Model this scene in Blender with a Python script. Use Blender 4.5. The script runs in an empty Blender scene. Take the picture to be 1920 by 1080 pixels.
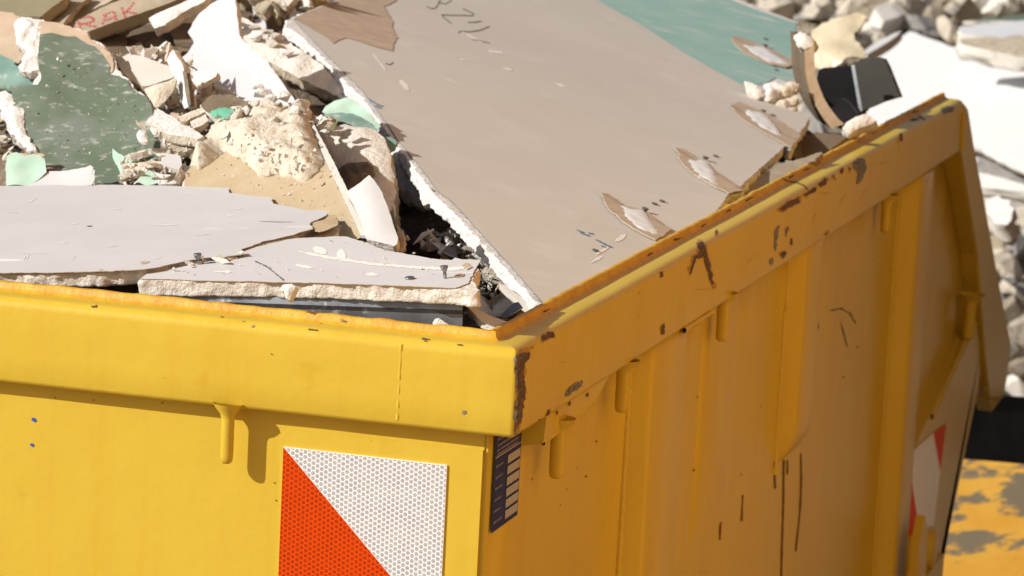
import bpy, bmesh, math, random
import numpy as np
from mathutils import Vector, noise
from mathutils.geometry import delaunay_2d_cdt
from mathutils.bvhtree import BVHTree

S = bpy.context.scene
COL = S.collection
rad = math.radians

# ------------------------------------------------------------------ camera
FPX = 6500.0
PITCH, YAW, ROLL = 0.1613555798646395, -0.27821946069676634, 0.05131077185786628
CAM = np.array([0.7577506988, -2.6833094758, 0.5041948069])
Fw = np.array([math.sin(YAW)*math.cos(PITCH), math.cos(YAW)*math.cos(PITCH), -math.sin(PITCH)])
_R = np.cross(Fw, [0, 0, 1.0]); _R /= np.linalg.norm(_R); _U = np.cross(_R, Fw)
Rt = math.cos(ROLL)*_R + math.sin(ROLL)*_U
Up = -math.sin(ROLL)*_R + math.cos(ROLL)*_U
cd = bpy.data.cameras.new('camera'); cam = bpy.data.objects.new('camera', cd); COL.objects.link(cam)
from mathutils import Matrix
M = Matrix.Identity(4)
for i in range(3):
    M[i][0] = Rt[i]; M[i][1] = Up[i]; M[i][2] = -Fw[i]; M[i][3] = CAM[i]
cam.matrix_world = M
cd.sensor_width = 36.0; cd.lens = FPX/1920*36.0
cd.clip_start = 0.1; cd.clip_end = 2000
cd.dof.use_dof = True; cd.dof.focus_distance = 3.0; cd.dof.aperture_fstop = 19.0
S.camera = cam

# ------------------------------------------------------------------ light
SUN_AZ_LEFT, SUN_EL = rad(52), rad(30)          # to the left of the front wall's normal
to_sun = Vector((-math.sin(SUN_AZ_LEFT)*math.cos(SUN_EL), -math.cos(SUN_AZ_LEFT)*math.cos(SUN_EL), math.sin(SUN_EL)))
W = bpy.data.worlds.new('World'); S.world = W; W.use_nodes = True
nt = W.node_tree; bg = nt.nodes['Background']
sky = nt.nodes.new('ShaderNodeTexSky'); sky.sky_type = 'NISHITA'; sky.sun_disc = False
sky.sun_elevation = SUN_EL; sky.sun_rotation = math.atan2(to_sun.x, to_sun.y)
sky.dust_density = 2.0; sky.air_density = 1.0
nt.links.new(sky.outputs[0], bg.inputs[0]); bg.inputs[1].default_value = 0.07
sd = bpy.data.lights.new('sun', 'SUN'); sd.energy = 5.0; sd.angle = rad(0.5); sd.color = (1.0, 0.97, 0.915)
sun = bpy.data.objects.new('sun', sd); COL.objects.link(sun)
sun.rotation_euler = to_sun.to_track_quat('Z', 'Y').to_euler()
S.view_settings.view_transform = 'Standard'; S.view_settings.look = 'None'
S.view_settings.exposure = 0.12; S.view_settings.gamma = 1.0
S.cycles.max_bounces = 8; S.cycles.diffuse_bounces = 4

# ------------------------------------------------------------------ projection helpers
def ray(x, y): return Fw*FPX + Rt*(x-960) - Up*(y-540)
def on(x, y, P, n):
    d = ray(x, y); n = np.asarray(n, float); P = np.asarray(P, float)
    return CAM + d*(((P-CAM)@n)/(d@n))
def ax(x, y, i, v):
    d = ray(x, y); return CAM + d*((v-CAM[i])/d[i])
def atY(x, y, Y): return ax(x, y, 1, Y)
HP = np.array((-0.3, 0.05, 0.03)); HN = np.array((0.0, -0.12, 1.0))
def heap(x, y, lift=0.0): return on(x, y, HP+np.array((0, 0, lift)), HN)
def nz(p, s=1.0, o=0.0): return noise.noise(Vector((p[0]*s+o, p[1]*s-o*1.7, p[2]*s+o*0.6)))
def fr(p, s, o=0.0, oct_=4):
    v = 0; a = 1
    for k in range(oct_):
        v += a*nz(p, s, o+k*7.1); s *= 2.1; a *= 0.5
    return v

# ------------------------------------------------------------------ materials
def material(name, col, rough=0.7, col2=None, vscale=12.0, vlo=0.4, vhi=0.65, col3=None, s3=40.0, lo3=0.62, hi3=0.7,
             stretch3=(1, 1, 1), bump=0.0, bscale=80.0, bdist=0.002, bump2=0.0, b2scale=500.0, metallic=0.0, spec=0.35, detail=6,
             col4=None, s4=25.0, lo4=0.6, hi4=0.64, coat=0.0, col5=None, s5=30.0, lo5=0.55, hi5=0.8, st5=(1, 1, 0.06), dent=0.0):
    m = bpy.data.materials.new(name); m.use_nodes = True
    n = m.node_tree.nodes; l = m.node_tree.links
    b = n['Principled BSDF']
    b.inputs['Roughness'].default_value = rough; b.inputs['Metallic'].default_value = metallic
    b.inputs['Specular IOR Level'].default_value = spec; b.inputs['Coat Weight'].default_value = coat
    b.inputs['Coat Roughness'].default_value = 0.15
    tc = n.new('ShaderNodeTexCoord'); co = tc.outputs['Object']
    def noi(scale, det, st=None):
        t = n.new('ShaderNodeTexNoise'); t.inputs['Scale'].default_value = scale; t.inputs['Detail'].default_value = det
        t.inputs['Roughness'].default_value = 0.62
        if st and st != (1, 1, 1):
            mp = n.new('ShaderNodeMapping'); mp.inputs['Scale'].default_value = st
            if st[2] == 1: mp.inputs['Rotation'].default_value = (0, 0, 0.5)
            l.new(co, mp.inputs[0]); l.new(mp.outputs[0], t.inputs['Vector'])
        else: l.new(co, t.inputs['Vector'])
        return t.outputs['Fac']
    def ramp(src, lo, hi):
        r = n.new('ShaderNodeMapRange'); r.inputs[1].default_value = lo; r.inputs[2].default_value = hi
        l.new(src, r.inputs[0]); return r.outputs[0]
    def mix(fac, a, c):
        x = n.new('ShaderNodeMix'); x.data_type = 'RGBA'
        l.new(fac, x.inputs[0])
        if isinstance(a, tuple): x.inputs[6].default_value = (*a, 1)
        else: l.new(a, x.inputs[6])
        x.inputs[7].default_value = (*c, 1); return x.outputs[2]
    cur = None
    if col2: cur = mix(ramp(noi(vscale, detail), vlo, vhi), col, col2)
    if col4: cur = mix(ramp(noi(s4, 3), lo4, hi4), cur or col, col4)
    if col5: cur = mix(ramp(noi(s5, 4, st5), lo5, hi5), cur or col, col5)
    if col3: cur = mix(ramp(noi(s3, 5, stretch3), lo3, hi3), cur or col, col3)
    if cur is not None: l.new(cur, b.inputs['Base Color'])
    else: b.inputs['Base Color'].default_value = (*col, 1)
    prev = None
    for st, sc, dist in ((dent, 5.0, 0.02), (bump, bscale, bdist), (bump2, b2scale, bdist*0.3)):
        if st > 0:
            bp = n.new('ShaderNodeBump'); bp.inputs['Strength'].default_value = st; bp.inputs['Distance'].default_value = dist
            l.new(noi(sc, 8), bp.inputs['Height'])
            if prev: l.new(prev, bp.inputs['Normal'])
            prev = bp.outputs[0]
    if prev: l.new(prev, b.inputs['Normal'])
    return m

MT = {}
MT['yellow'] = material('yellow_paint', (0.57, 0.402, 0.044), 0.36, (0.54, 0.368, 0.036), 7, 0.35, 0.7, (0.30, 0.13, 0.02), 150, 0.73, 0.77,
                        bump=0.10, bscale=110, bdist=0.001, bump2=0.0, spec=0.2, col4=(0.50, 0.30, 0.02), s4=18, lo4=0.66, hi4=0.85, col5=(0.52, 0.33, 0.028), s5=30, lo5=0.50, hi5=0.95, dent=0.12)
MT['yellow_lip'] = material('worn_yellow_paint', (0.575, 0.34, 0.02), 0.5, (0.50, 0.25, 0.015), 60, 0.4, 0.65, (0.16, 0.06, 0.02), 70, 0.66, 0.72,
                            bump=0.5, bscale=90, bdist=0.003, spec=0.4)
MT['rust'] = material('bare_rusty_steel', (0.075, 0.045, 0.03), 0.75, (0.14, 0.07, 0.035), 120, 0.45, 0.65, (0.23, 0.20, 0.17), 300, 0.6, 0.66, bump=0.5, bscale=250, bdist=0.001)
MT['scuff'] = material('grey_scuffed_steel', (0.20, 0.19, 0.16), 0.6, (0.08, 0.06, 0.045), 200, 0.45, 0.6, (0.22, 0.28, 0.30), 150, 0.58, 0.66, bump=0.4, bscale=250, bdist=0.001)
MT['primer'] = material('stained_thin_paint', (0.33, 0.185, 0.03), 0.6, (0.42, 0.25, 0.03), 150, 0.4, 0.65, (0.12, 0.07, 0.03), 260, 0.6, 0.66, bump=0.3, bscale=250, bdist=0.001)
MT['drip'] = material('brown_rust_drip', (0.16, 0.075, 0.012), 0.6)
MT['bluespeck'] = material('blue_fleck', (0.02, 0.08, 0.4), 0.5)
MT['paper_beige'] = material('beige_board_paper', (0.565, 0.53, 0.475), 0.85, (0.54, 0.50, 0.445), 9, 0.35, 0.7, (0.70, 0.66, 0.61), 26, 0.68, 0.76, (0.35, 1.6, 1),
                             bump=0.12, bscale=420, bdist=0.0006, spec=0.2, col4=(0.59, 0.55, 0.50), s4=14, lo4=0.55, hi4=0.7)
MT['paper_grey'] = material('grey_board_paper', (0.545, 0.54, 0.54), 0.85, (0.51, 0.50, 0.50), 10, 0.35, 0.7, (0.74, 0.72, 0.70), 30, 0.66, 0.74, (0.3, 1.8, 1),
                            bump=0.15, bscale=300, bdist=0.0006, spec=0.2)
MT['paper_white'] = material('white_board_paper', (0.54, 0.54, 0.56), 0.7, (0.51, 0.505, 0.52), 12, 0.4, 0.7, bump=0.08, bscale=200, bdist=0.0006, spec=0.25)
MT['paper_green'] = material('green_board_paper', (0.105, 0.138, 0.092), 0.7, (0.115, 0.145, 0.105), 22, 0.4, 0.65, (0.40, 0.40, 0.36), 105, 0.57, 0.74, (0.6, 1.5, 1),
                             bump=0.2, bscale=260, bdist=0.001, spec=0.25, col4=(0.17, 0.20, 0.17), s4=9, lo4=0.5, hi4=0.66)
MT['paper_teal'] = material('teal_board_paper', (0.265, 0.43, 0.385), 0.8, (0.33, 0.46, 0.42), 12, 0.4, 0.65, (0.52, 0.54, 0.51), 24, 0.57, 0.68, (0.4, 1.6, 1), bump=0.1, bscale=260, bdist=0.0006, spec=0.2)
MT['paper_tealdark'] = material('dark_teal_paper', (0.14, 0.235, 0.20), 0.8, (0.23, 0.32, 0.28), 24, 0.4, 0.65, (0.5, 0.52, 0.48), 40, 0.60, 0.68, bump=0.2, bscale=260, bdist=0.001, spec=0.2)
MT['paper_mint'] = material('pale_mint_paper', (0.38, 0.56, 0.45), 0.8, (0.46, 0.60, 0.50), 30, 0.4, 0.65, bump=0.2, bscale=150, bdist=0.001, spec=0.2)
MT['kraft'] = material('kraft_paper', (0.42, 0.325, 0.205), 0.9, (0.46, 0.365, 0.24), 30, 0.4, 0.65, (0.68, 0.60, 0.50), 120, 0.66, 0.72, bump=0.15, bscale=300, bdist=0.0006, spec=0.15)
MT['kraft_pale'] = material('pale_torn_paper', (0.43, 0.34, 0.245), 0.9, (0.48, 0.39, 0.30), 60, 0.4, 0.65, (0.66, 0.60, 0.53), 90, 0.62, 0.72, (0.3, 2, 1), bump=0.3, bscale=300, bdist=0.0006, spec=0.15)
MT['kraft_dull'] = material('torn_brown_paper', (0.43, 0.325, 0.235), 0.9, (0.49, 0.39, 0.29), 40, 0.4, 0.65, (0.62, 0.54, 0.46), 60, 0.64, 0.72, (0.3, 2, 1), bump=0.25, bscale=300, bdist=0.0006, spec=0.15)
MT['gypsum'] = material('broken_gypsum', (0.70, 0.66, 0.60), 0.95, (0.62, 0.57, 0.50), 60, 0.4, 0.65, (0.56, 0.48, 0.39), 110, 0.64, 0.72, bump=0.9, bscale=170, bdist=0.004, bump2=0.5, b2scale=700, spec=0.1)
MT['gypsum_cream'] = material('cream_plaster', (0.70, 0.64, 0.53), 0.95, (0.62, 0.545, 0.43), 45, 0.4, 0.65, (0.38, 0.32, 0.22), 120, 0.63, 0.72, bump=1.0, bscale=160, bdist=0.005, bump2=0.6, b2scale=700, spec=0.1)
MT['gypsum_tan'] = material('dirty_gypsum', (0.50, 0.43, 0.335), 0.95, (0.38, 0.315, 0.24), 45, 0.4, 0.65, (0.24, 0.19, 0.14), 90, 0.63, 0.70, bump=1.0, bscale=140, bdist=0.004, bump2=0.5, b2scale=600, spec=0.1)
MT['gypsum_white'] = material('white_gypsum', (0.72, 0.70, 0.67), 0.9, (0.63, 0.60, 0.57), 50, 0.4, 0.65, (0.50, 0.46, 0.41), 140, 0.64, 0.72, bump=0.9, bscale=140, bdist=0.004, bump2=0.5, b2scale=600, spec=0.1)
MT['steel'] = material('galvanised_steel', (0.27, 0.285, 0.31), 0.42, (0.16, 0.165, 0.18), 35, 0.35, 0.65, (0.58, 0.6, 0.62), 60, 0.6, 0.7, metallic=0.75, bump=0.1, bscale=60, bdist=0.001)
MT['screw'] = material('dark_zinc_screw', (0.34, 0.35, 0.37), 0.4, (0.16, 0.16, 0.17), 300, 0.4, 0.6, metallic=0.8)
MT['hole'] = material('screw_hole', (0.06, 0.055, 0.05), 0.8, (0.16, 0.15, 0.13), 500, 0.4, 0.6)
MT['darkpaint'] = material('dark_brown_paint', (0.115, 0.085, 0.06), 0.6, (0.17, 0.13, 0.09), 60, 0.4, 0.65, (0.45, 0.4, 0.33), 120, 0.66, 0.7, bump=0.5, bscale=80, bdist=0.003)
MT['greenchip'] = material('green_flaking_paint', (0.15, 0.115, 0.075), 0.8, (0.20, 0.155, 0.10), 60, 0.4, 0.65, (0.13, 0.42, 0.29), 32, 0.53, 0.56, bump=0.7, bscale=90, bdist=0.003)
MT['lath'] = material('grey_brown_lath', (0.36, 0.30, 0.215), 0.85, (0.29, 0.24, 0.17), 30, 0.4, 0.65, (0.5, 0.45, 0.36), 60, 0.62, 0.7, (0.3, 2, 1), bump=0.4, bscale=120, bdist=0.002)
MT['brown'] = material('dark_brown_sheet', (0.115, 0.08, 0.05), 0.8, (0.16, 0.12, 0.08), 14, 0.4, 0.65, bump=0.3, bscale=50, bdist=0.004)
MT['olive'] = material('olive_sheet', (0.25, 0.22, 0.135), 0.6, (0.20, 0.175, 0.10), 10, 0.4, 0.65, bump=0.2, bscale=50, bdist=0.003)
MT['darkmetal'] = material('black_painted_sheet', (0.008, 0.008, 0.011), 0.5, (0.018, 0.016, 0.015), 20, 0.4, 0.7, spec=0.2)
MT['olivemetal'] = material('dark_olive_sheet', (0.022, 0.018, 0.010), 0.55, (0.014, 0.011, 0.007), 14, 0.4, 0.7, spec=0.25)
MT['fibre'] = material('brown_fibreboard', (0.32, 0.225, 0.135), 0.85, (0.26, 0.175, 0.10), 60, 0.4, 0.65, (0.18, 0.12, 0.07), 120, 0.64, 0.7, bump=0.5, bscale=200, bdist=0.002)
MT['rubble'] = material('dusty_rubble', (0.42, 0.355, 0.265), 0.95, (0.30, 0.245, 0.175), 9, 0.4, 0.65, (0.60, 0.55, 0.47), 5, 0.60, 0.68, bump=1.0, bscale=30, bdist=0.02, bump2=0.5, b2scale=120)
MT['rubble_pale'] = material('pale_rubble', (0.56, 0.50, 0.41), 0.95, (0.44, 0.38, 0.30), 14, 0.4, 0.65, bump=0.9, bscale=40, bdist=0.015)
MT['rubble_grey'] = material('grey_rubble', (0.36, 0.34, 0.32), 0.95, (0.25, 0.235, 0.215), 14, 0.4, 0.65, bump=0.9, bscale=40, bdist=0.015)
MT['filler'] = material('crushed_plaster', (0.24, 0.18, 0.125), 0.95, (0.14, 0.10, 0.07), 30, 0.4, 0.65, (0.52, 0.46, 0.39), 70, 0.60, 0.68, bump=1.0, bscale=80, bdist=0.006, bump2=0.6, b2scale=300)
MT['soil'] = material('dusty_soil', (0.33, 0.27, 0.20), 0.95, (0.25, 0.20, 0.145), 1.5, 0.4, 0.65, (0.42, 0.37, 0.30), 4, 0.6, 0.7, bump=0.8, bscale=12, bdist=0.03)
MT['worn'] = material('yellow_paint_worn_off', (0.44, 0.215, 0.02), 0.55, (0.48, 0.26, 0.035), 8, 0.4, 0.65, (0.13, 0.10, 0.06), 6.5, 0.515, 0.56, (0.8, 1.5, 1), bump=0.3, bscale=40, bdist=0.004, detail=8)
MT['blacksteel'] = material('black_steel', (0.004, 0.0035, 0.0035), 0.9, (0.007, 0.006, 0.006), 9, 0.4, 0.7, spec=0.0)
MT['render_wall'] = material('ochre_render', (0.90, 0.49, 0.16), 0.9, (0.85, 0.44, 0.14), 0.7, 0.4, 0.65, bump=0.3, bscale=30, bdist=0.01)  # ochre of the added house, picked to warm the sunlight it bounces
MT['fence_wood'] = material('dark_brown_timber', (0.085, 0.045, 0.022), 0.8, (0.06, 0.032, 0.016), 8, 0.4, 0.65, bump=0.4, bscale=40, bdist=0.004)  # dark wood of the unseen hoarding added to darken the flank
MT['glass'] = material('window_glass', (0.03, 0.04, 0.05), 0.08, spec=0.6)
MT['frame'] = material('white_window_frame', (0.75, 0.75, 0.73), 0.5)
MT['ref_red'] = material('red_reflective_film', (0.70, 0.066, 0.002), 0.55, spec=0.08)
MT['ref_redcell'] = material('red_reflector_cell', (0.33, 0.031, 0.002), 0.45, (0.38, 0.036, 0.002), 60, 0.4, 0.6, spec=0.08)
MT['ref_white'] = material('white_reflective_film', (0.80, 0.78, 0.77), 0.35, spec=0.4)
MT['ref_whitecell'] = material('grey_reflector_cell', (0.335, 0.345, 0.375), 0.45, (0.395, 0.405, 0.43), 60, 0.4, 0.6, spec=0.4)
MT['label_blue'] = material('dark_blue_film', (0.010, 0.012, 0.085), 0.4)
MT['label_white'] = material('white_print', (0.33, 0.325, 0.32), 0.5)
MT['label_text'] = material('pale_blue_print', (0.20, 0.19, 0.26), 0.5)
MT['pencil'] = material('pencil_line', (0.12, 0.10, 0.09), 0.8)
MT['blueprint'] = material('blue_stamp_ink', (0.10, 0.22, 0.32), 0.8)
MT['redink'] = material('red_stencil_ink', (0.40, 0.09, 0.09), 0.85)
MT['chalk'] = material('chalk_smear', (0.74, 0.70, 0.65), 0.9)
MT['foam'] = material('yellowed_foam', (0.50, 0.43, 0.24), 0.9, (0.36, 0.29, 0.15), 60, 0.4, 0.65, bump=1.0, bscale=90, bdist=0.006)
MT['foil'] = material('cream_plastic_film', (0.66, 0.58, 0.42), 0.35, (0.55, 0.46, 0.30), 14, 0.4, 0.65, bump=0.4, bscale=20, bdist=0.01, spec=0.5)

# ------------------------------------------------------------------ object helpers
BVH = {}
def link(name, V, Fc, mats, mi=None, parent=None, smooth=False, loc=None):
    V = np.asarray(V, float)
    if loc is None: loc = V.mean(0)
    loc = np.asarray(loc, float)
    me = bpy.data.meshes.new(name)
    me.from_pydata((V-loc).tolist(), [], [tuple(int(i) for i in f) for f in Fc])
    if isinstance(mats, str): mats = [mats]
    for k in mats: me.materials.append(MT[k])
    if mi is not None: me.polygons.foreach_set('material_index', list(mi))
    if smooth is True: me.polygons.foreach_set('use_smooth', [True]*len(me.polygons))
    elif smooth: me.polygons.foreach_set('use_smooth', list(smooth))
    me.update()
    o = bpy.data.objects.new(name, me); COL.objects.link(o)
    if parent is not None:
        o.parent = parent; pw = np.zeros(3); q = parent
        while q is not None: pw += np.array(q.location); q = q.parent
        o.location = loc-pw
    else: o.location = loc
    return o
def tag(o, label=None, cat=None, group=None, kind=None):
    if label: o['label'] = label
    if cat: o['category'] = cat
    if group: o['group'] = group
    if kind: o['kind'] = kind
    return o
def thing(name, loc, label, cat, group=None):
    o = bpy.data.objects.new(name, None); o.empty_display_size = 0.05; COL.objects.link(o)
    o.location = loc; return tag(o, label, cat, group)
class Mesh:
    def __init__(s): s.V = []; s.F = []; s.M = []; s.S = []
    def add(s, V, F, m=0, smooth=False):
        o = len(s.V); s.V += [tuple(v) for v in V]
        for k, f in enumerate(F):
            s.F.append(tuple(i+o for i in f)); s.M.append(m if isinstance(m, int) else m[k]); s.S.append(smooth if isinstance(smooth, bool) else smooth[k])
        return s
    def box(s, a, b, m=0):
        x0, y0, z0 = a; x1, y1, z1 = b
        V = [(x0,y0,z0),(x1,y0,z0),(x1,y1,z0),(x0,y1,z0),(x0,y0,z1),(x1,y0,z1),(x1,y1,z1),(x0,y1,z1)]
        return s.add(V, [(0,3,2,1),(4,5,6,7),(0,1,5,4),(1,2,6,5),(2,3,7,6),(3,0,4,7)], m)
    def bvh(s): return BVHTree.FromPolygons([Vector(v) for v in s.V], s.F)
    def build(s, name, mats, parent=None, loc=None): return link(name, s.V, s.F, mats, s.M, parent, s.S, loc)

def seg_dist(p, A, B):
    d = B-A; L2 = (d*d).sum(1)+1e-18
    t = np.clip(((p[:, None, :]-A[None])*d[None]).sum(2)/L2[None], 0, 1)
    q = A[None]+t[..., None]*d[None]
    return np.sqrt(((p[:, None, :]-q)**2).sum(2)).min(1)
def inside(p, poly):
    x, y = p[:, 0], p[:, 1]; r = np.zeros(len(p), bool); n = len(poly)
    for i in range(n):
        a = poly[i]; b = poly[(i+1) % n]
        c = ((a[1] > y) != (b[1] > y)); xx = (b[0]-a[0])*(y-a[1])/(b[1]-a[1]+1e-18)+a[0]
        r ^= c & (x < xx)
    return r
def fill2d(poly, step, rng, jit2=None):
    """resampled closed outline + inner points -> 2d verts, triangles, loop of outline indices"""
    P = np.asarray(poly, float)
    area = 0.5*np.sum(P[:, 0]*np.roll(P[:, 1], -1)-np.roll(P[:, 0], -1)*P[:, 1])
    if area < 0: P = P[::-1]
    es = min(step*0.5, 0.003) if step < 0.03 else step*0.5; pts = []
    for i in range(len(P)):
        a = P[i]; b = P[(i+1) % len(P)]; L = np.linalg.norm(b-a); k = max(1, int(round(L/es)))
        for j in range(k): pts.append(a+(b-a)*j/k)
    B = np.array(pts)
    if jit2 is not None: B = jit2(B)
    lo = B.min(0); hi = B.max(0)
    gx = np.arange(lo[0], hi[0], step); gy = np.arange(lo[1], hi[1], step*0.87)
    G = np.array([(x+(0.5*step if j % 2 else 0), y) for j, y in enumerate(gy) for x in gx]) if len(gx) and len(gy) else np.zeros((0, 2))
    if len(G):
        G = G+rng.uniform(-0.22, 0.22, G.shape)*step
        G = G[inside(G, B)]
        if len(G): G = G[seg_dist(G, B, np.roll(B, -1, 0)) > min(step*0.4, 0.004 if step < 0.03 else 9)]
    n = len(B); allp = np.vstack([B, G]) if len(G) else B
    r = delaunay_2d_cdt([Vector(p) for p in allp], [], [list(range(n))], 1, 1e-9)
    ov, of, orig = r[0], r[2], r[3]
    mp = {}
    for k, o in enumerate(orig):
        for q in o: mp.setdefault(q, k)
    loop = []
    for i in range(n):
        q = mp.get(i)
        if q is not None and (not loop or loop[-1] != q): loop.append(q)
    return np.array([tuple(v) for v in ov]), [tuple(f) for f in of], loop
SEED = [100]
def slab(outline, P, n, thick, step=0.012, jag=0.0, side=0.0, top=None, flip=False, rows=4, seed=None, mats3=(0, 1, 2), smooth_top=True, under=0.0):
    """outline (pixels of the photo) laid on the real plane (P, n); given its thickness downwards"""
    if seed is None: SEED[0] += 1; seed = SEED[0]
    rng = np.random.default_rng(seed)
    n = np.asarray(n, float); n = n/np.linalg.norm(n); P = np.asarray(P, float)
    W3 = np.array([on(x, y, P, n) for x, y in outline])
    O = W3.mean(0); e1 = Rt-n*(Rt@n); e1 /= np.linalg.norm(e1); e2 = np.cross(n, e1)
    Q = np.c_[(W3-O)@e1, (W3-O)@e2]
    def j2(B):
        d = np.roll(B, -1, 0)-np.roll(B, 1, 0); L = np.linalg.norm(d, axis=1, keepdims=True)+1e-12
        nn = np.c_[d[:, 1], -d[:, 0]]/L
        a = np.array([0.9*nz((b[0], b[1], seed), 45)+0.9*nz((b[0], b[1], seed), 110)+0.8*abs(nz((b[0], b[1], seed), 260))-0.3 for b in B])
        return B+nn*(a*jag)[:, None]
    V2, T, loop = fill2d(Q, step, rng, j2 if jag > 0 else None)
    B = V2[loop]; D = seg_dist(V2, B, np.roll(B, -1, 0))
    H = np.zeros(len(V2))
    if top is not None: H = np.array([top(v[0], v[1], dd) for v, dd in zip(V2, D)])
    V = O+V2[:, :1]*e1+V2[:, 1:]*e2+H[:, None]*n
    m = Mesh(); 
    m.add(V, T, mats3[0], smooth_top)
    d = np.roll(B, -1, 0)-np.roll(B, 1, 0); d /= (np.linalg.norm(d, axis=1, keepdims=True)+1e-12)
    nn = np.c_[d[:, 1], -d[:, 0]]
    k = len(loop); ringidx = [loop]
    tring = []
    for vi in loop: m.V.append(m.V[vi]); tring.append(len(m.V)-1)
    ringidx = [tring]
    for r in range(1, rows+1):
        f = r/rows; ring = []
        for i, vi in enumerate(loop):
            p = V2[vi]; s = side*(fr((p[0], p[1], f*thick*1.0+seed), 90, 3.3, 3)*1.0+0.15)-under*f*thick if r else 0
            q = p+nn[i]*s
            zz = H[vi]-thick*f + (side*0.35*nz((p[0], p[1], seed+9), 70) if 0 < r < rows else 0)
            m.V.append(tuple(O+q[0]*e1+q[1]*e2+zz*n)); ring.append(len(m.V)-1)
        ringidx.append(ring)
    for r in range(rows):
        a, b = ringidx[r], ringidx[r+1]
        for i in range(k):
            j = (i+1) % k
            m.F.append((a[i], b[i], b[j], a[j])); m.M.append(mats3[1]); m.S.append(rows > 2)
    # underside
    last = ringidx[-1]; mpb = {vi: last[i] for i, vi in enumerate(loop)}
    for vi in range(len(V2)):
        if vi not in mpb:
            m.V.append(tuple(V[vi]-thick*n)); mpb[vi] = len(m.V)-1
    for t in T: m.F.append((mpb[t[2]], mpb[t[1]], mpb[t[0]])); m.M.append(mats3[2]); m.S.append(True)
    m.O, m.e1, m.e2, m.n = O, e1, e2, n
    return m
def decal(m, poly, bvh, mat, off=0.0005, step=5.0, jag=0.0, seed=1):
    """paint worn off / ink: an outline in pixels dropped on the surface it lies on"""
    rng = np.random.default_rng(seed)
    def j2(B):
        d = np.roll(B, -1, 0)-np.roll(B, 1, 0); d /= (np.linalg.norm(d, axis=1, keepdims=True)+1e-12)
        a = np.array([nz((b[0], b[1], seed), 0.09)+0.7*nz((b[0], b[1], seed), 0.27) for b in B])
        return B+np.c_[d[:, 1], -d[:, 0]]*(a*jag)[:, None]
    V2, T, loop = fill2d(poly, step, rng, j2 if jag else None)
    V = []
    for x, y in V2:
        d = ray(x, y); d = d/np.linalg.norm(d)
        h = bvh.ray_cast(Vector(CAM), Vector(d))
        if h[0] is None: V.append(None); continue
        nn = h[1] if h[1].dot(Vector(d)) < 0 else -h[1]
        V.append(tuple(h[0]+nn*off))
    F = [t for t in T if all(V[i] is not None for i in t)]
    zs = {i: np.linalg.norm(np.array(V[i])-CAM) for t in F for i in t}
    F = [t for t in F if max(zs[i] for i in t)-min(zs[i] for i in t) < 0.05+step*0.004]
    V = [v or (0, 0, 0) for v in V]; used = sorted({i for t in F for i in t}); rm = {u: k for k, u in enumerate(used)}
    # pixel y runs downwards, so the fill's winding is turned over
    m.add([V[u] for u in used], [(rm[t[2]], rm[t[1]], rm[t[0]]) for t in F], mat, True)
def stroke(pts, w):
    P = np.array(pts, float); d = np.gradient(P, axis=0); d /= (np.linalg.norm(d, axis=1, keepdims=True)+1e-9)
    nn = np.c_[-d[:, 1], d[:, 0]]; w = np.asarray(w)*0.5*np.ones(len(P))
    return np.vstack([P+nn*w[:, None], (P-nn*w[:, None])[::-1]]).tolist()
def blob(cx, cy, rx, ry, a=0.0, n=12):
    return [(cx+rx*math.cos(t)*math.cos(a)-ry*math.sin(t)*math.sin(a), cy+rx*math.cos(t)*math.sin(a)+ry*math.sin(t)*math.cos(a)) for t in [2*math.pi*k/n for k in range(n)]]

def chunk_mesh(size, seed, sub=2, cuts=7, rough=0.12, flat=1.0):
    rng = np.random.default_rng(seed)
    bm = bmesh.new(); bmesh.ops.create_icosphere(bm, subdivisions=sub, radius=1.0)
    V = np.array([v.co[:] for v in bm.verts]); F = [tuple(v.index for v in f.verts) for f in bm.faces]; bm.free()
    for k in range(cuts):
        n = rng.normal(size=3); n /= np.linalg.norm(n); dd = rng.uniform(0.42, 0.8)
        s = V@n; o = s > dd; V[o] -= np.outer(s[o]-dd, n)
    V = np.array([v*(1+rough*fr(v, 1.6, seed*0.37, 3)) for v in V])
    V *= np.asarray(size)*np.array((1, 1, flat))
    return V, F
def shard(size, rng, n=11):
    P = rng.normal(size=(n, 3)); P /= np.linalg.norm(P, axis=1, keepdims=True); P *= rng.uniform(0.75, 1.0, (n, 1))*np.asarray(size)
    bm = bmesh.new()
    for p in P: bm.verts.new(p)
    r = bmesh.ops.convex_hull(bm, input=bm.verts)
    bmesh.ops.delete(bm, geom=list({g for g in r['geom_interior'] if isinstance(g, bmesh.types.BMVert)}), context='VERTS')
    bm.verts.index_update(); V = np.array([v.co[:] for v in bm.verts]); F = [tuple(v.index for v in f.verts) for f in bm.faces]; bm.free()
    return V, F
def rotm(rng, tilt=3.14):
    a, b, c = rng.uniform(-tilt, tilt), rng.uniform(-tilt, tilt), rng.uniform(-3.14, 3.14)
    ca, sa, cb, sb, cc, sc = math.cos(a), math.sin(a), math.cos(b), math.sin(b), math.cos(c), math.sin(c)
    return np.array([[cc,-sc,0],[sc,cc,0],[0,0,1]])@np.array([[cb,0,sb],[0,1,0],[-sb,0,cb]])@np.array([[1,0,0],[0,ca,-sa],[0,sa,ca]])

# ================================================================== THE SKIP
HR = 0.075; WX = -0.027; WY = 0.0165; YE = 2.30; XL = -1.5; ZB = -1.25
skip = thing('skip_container', (-0.75, 1.2, ZB), 'open yellow steel skip heaped with broken plasterboard, scuffed rim and reflective warning stickers', 'skip')
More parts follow.
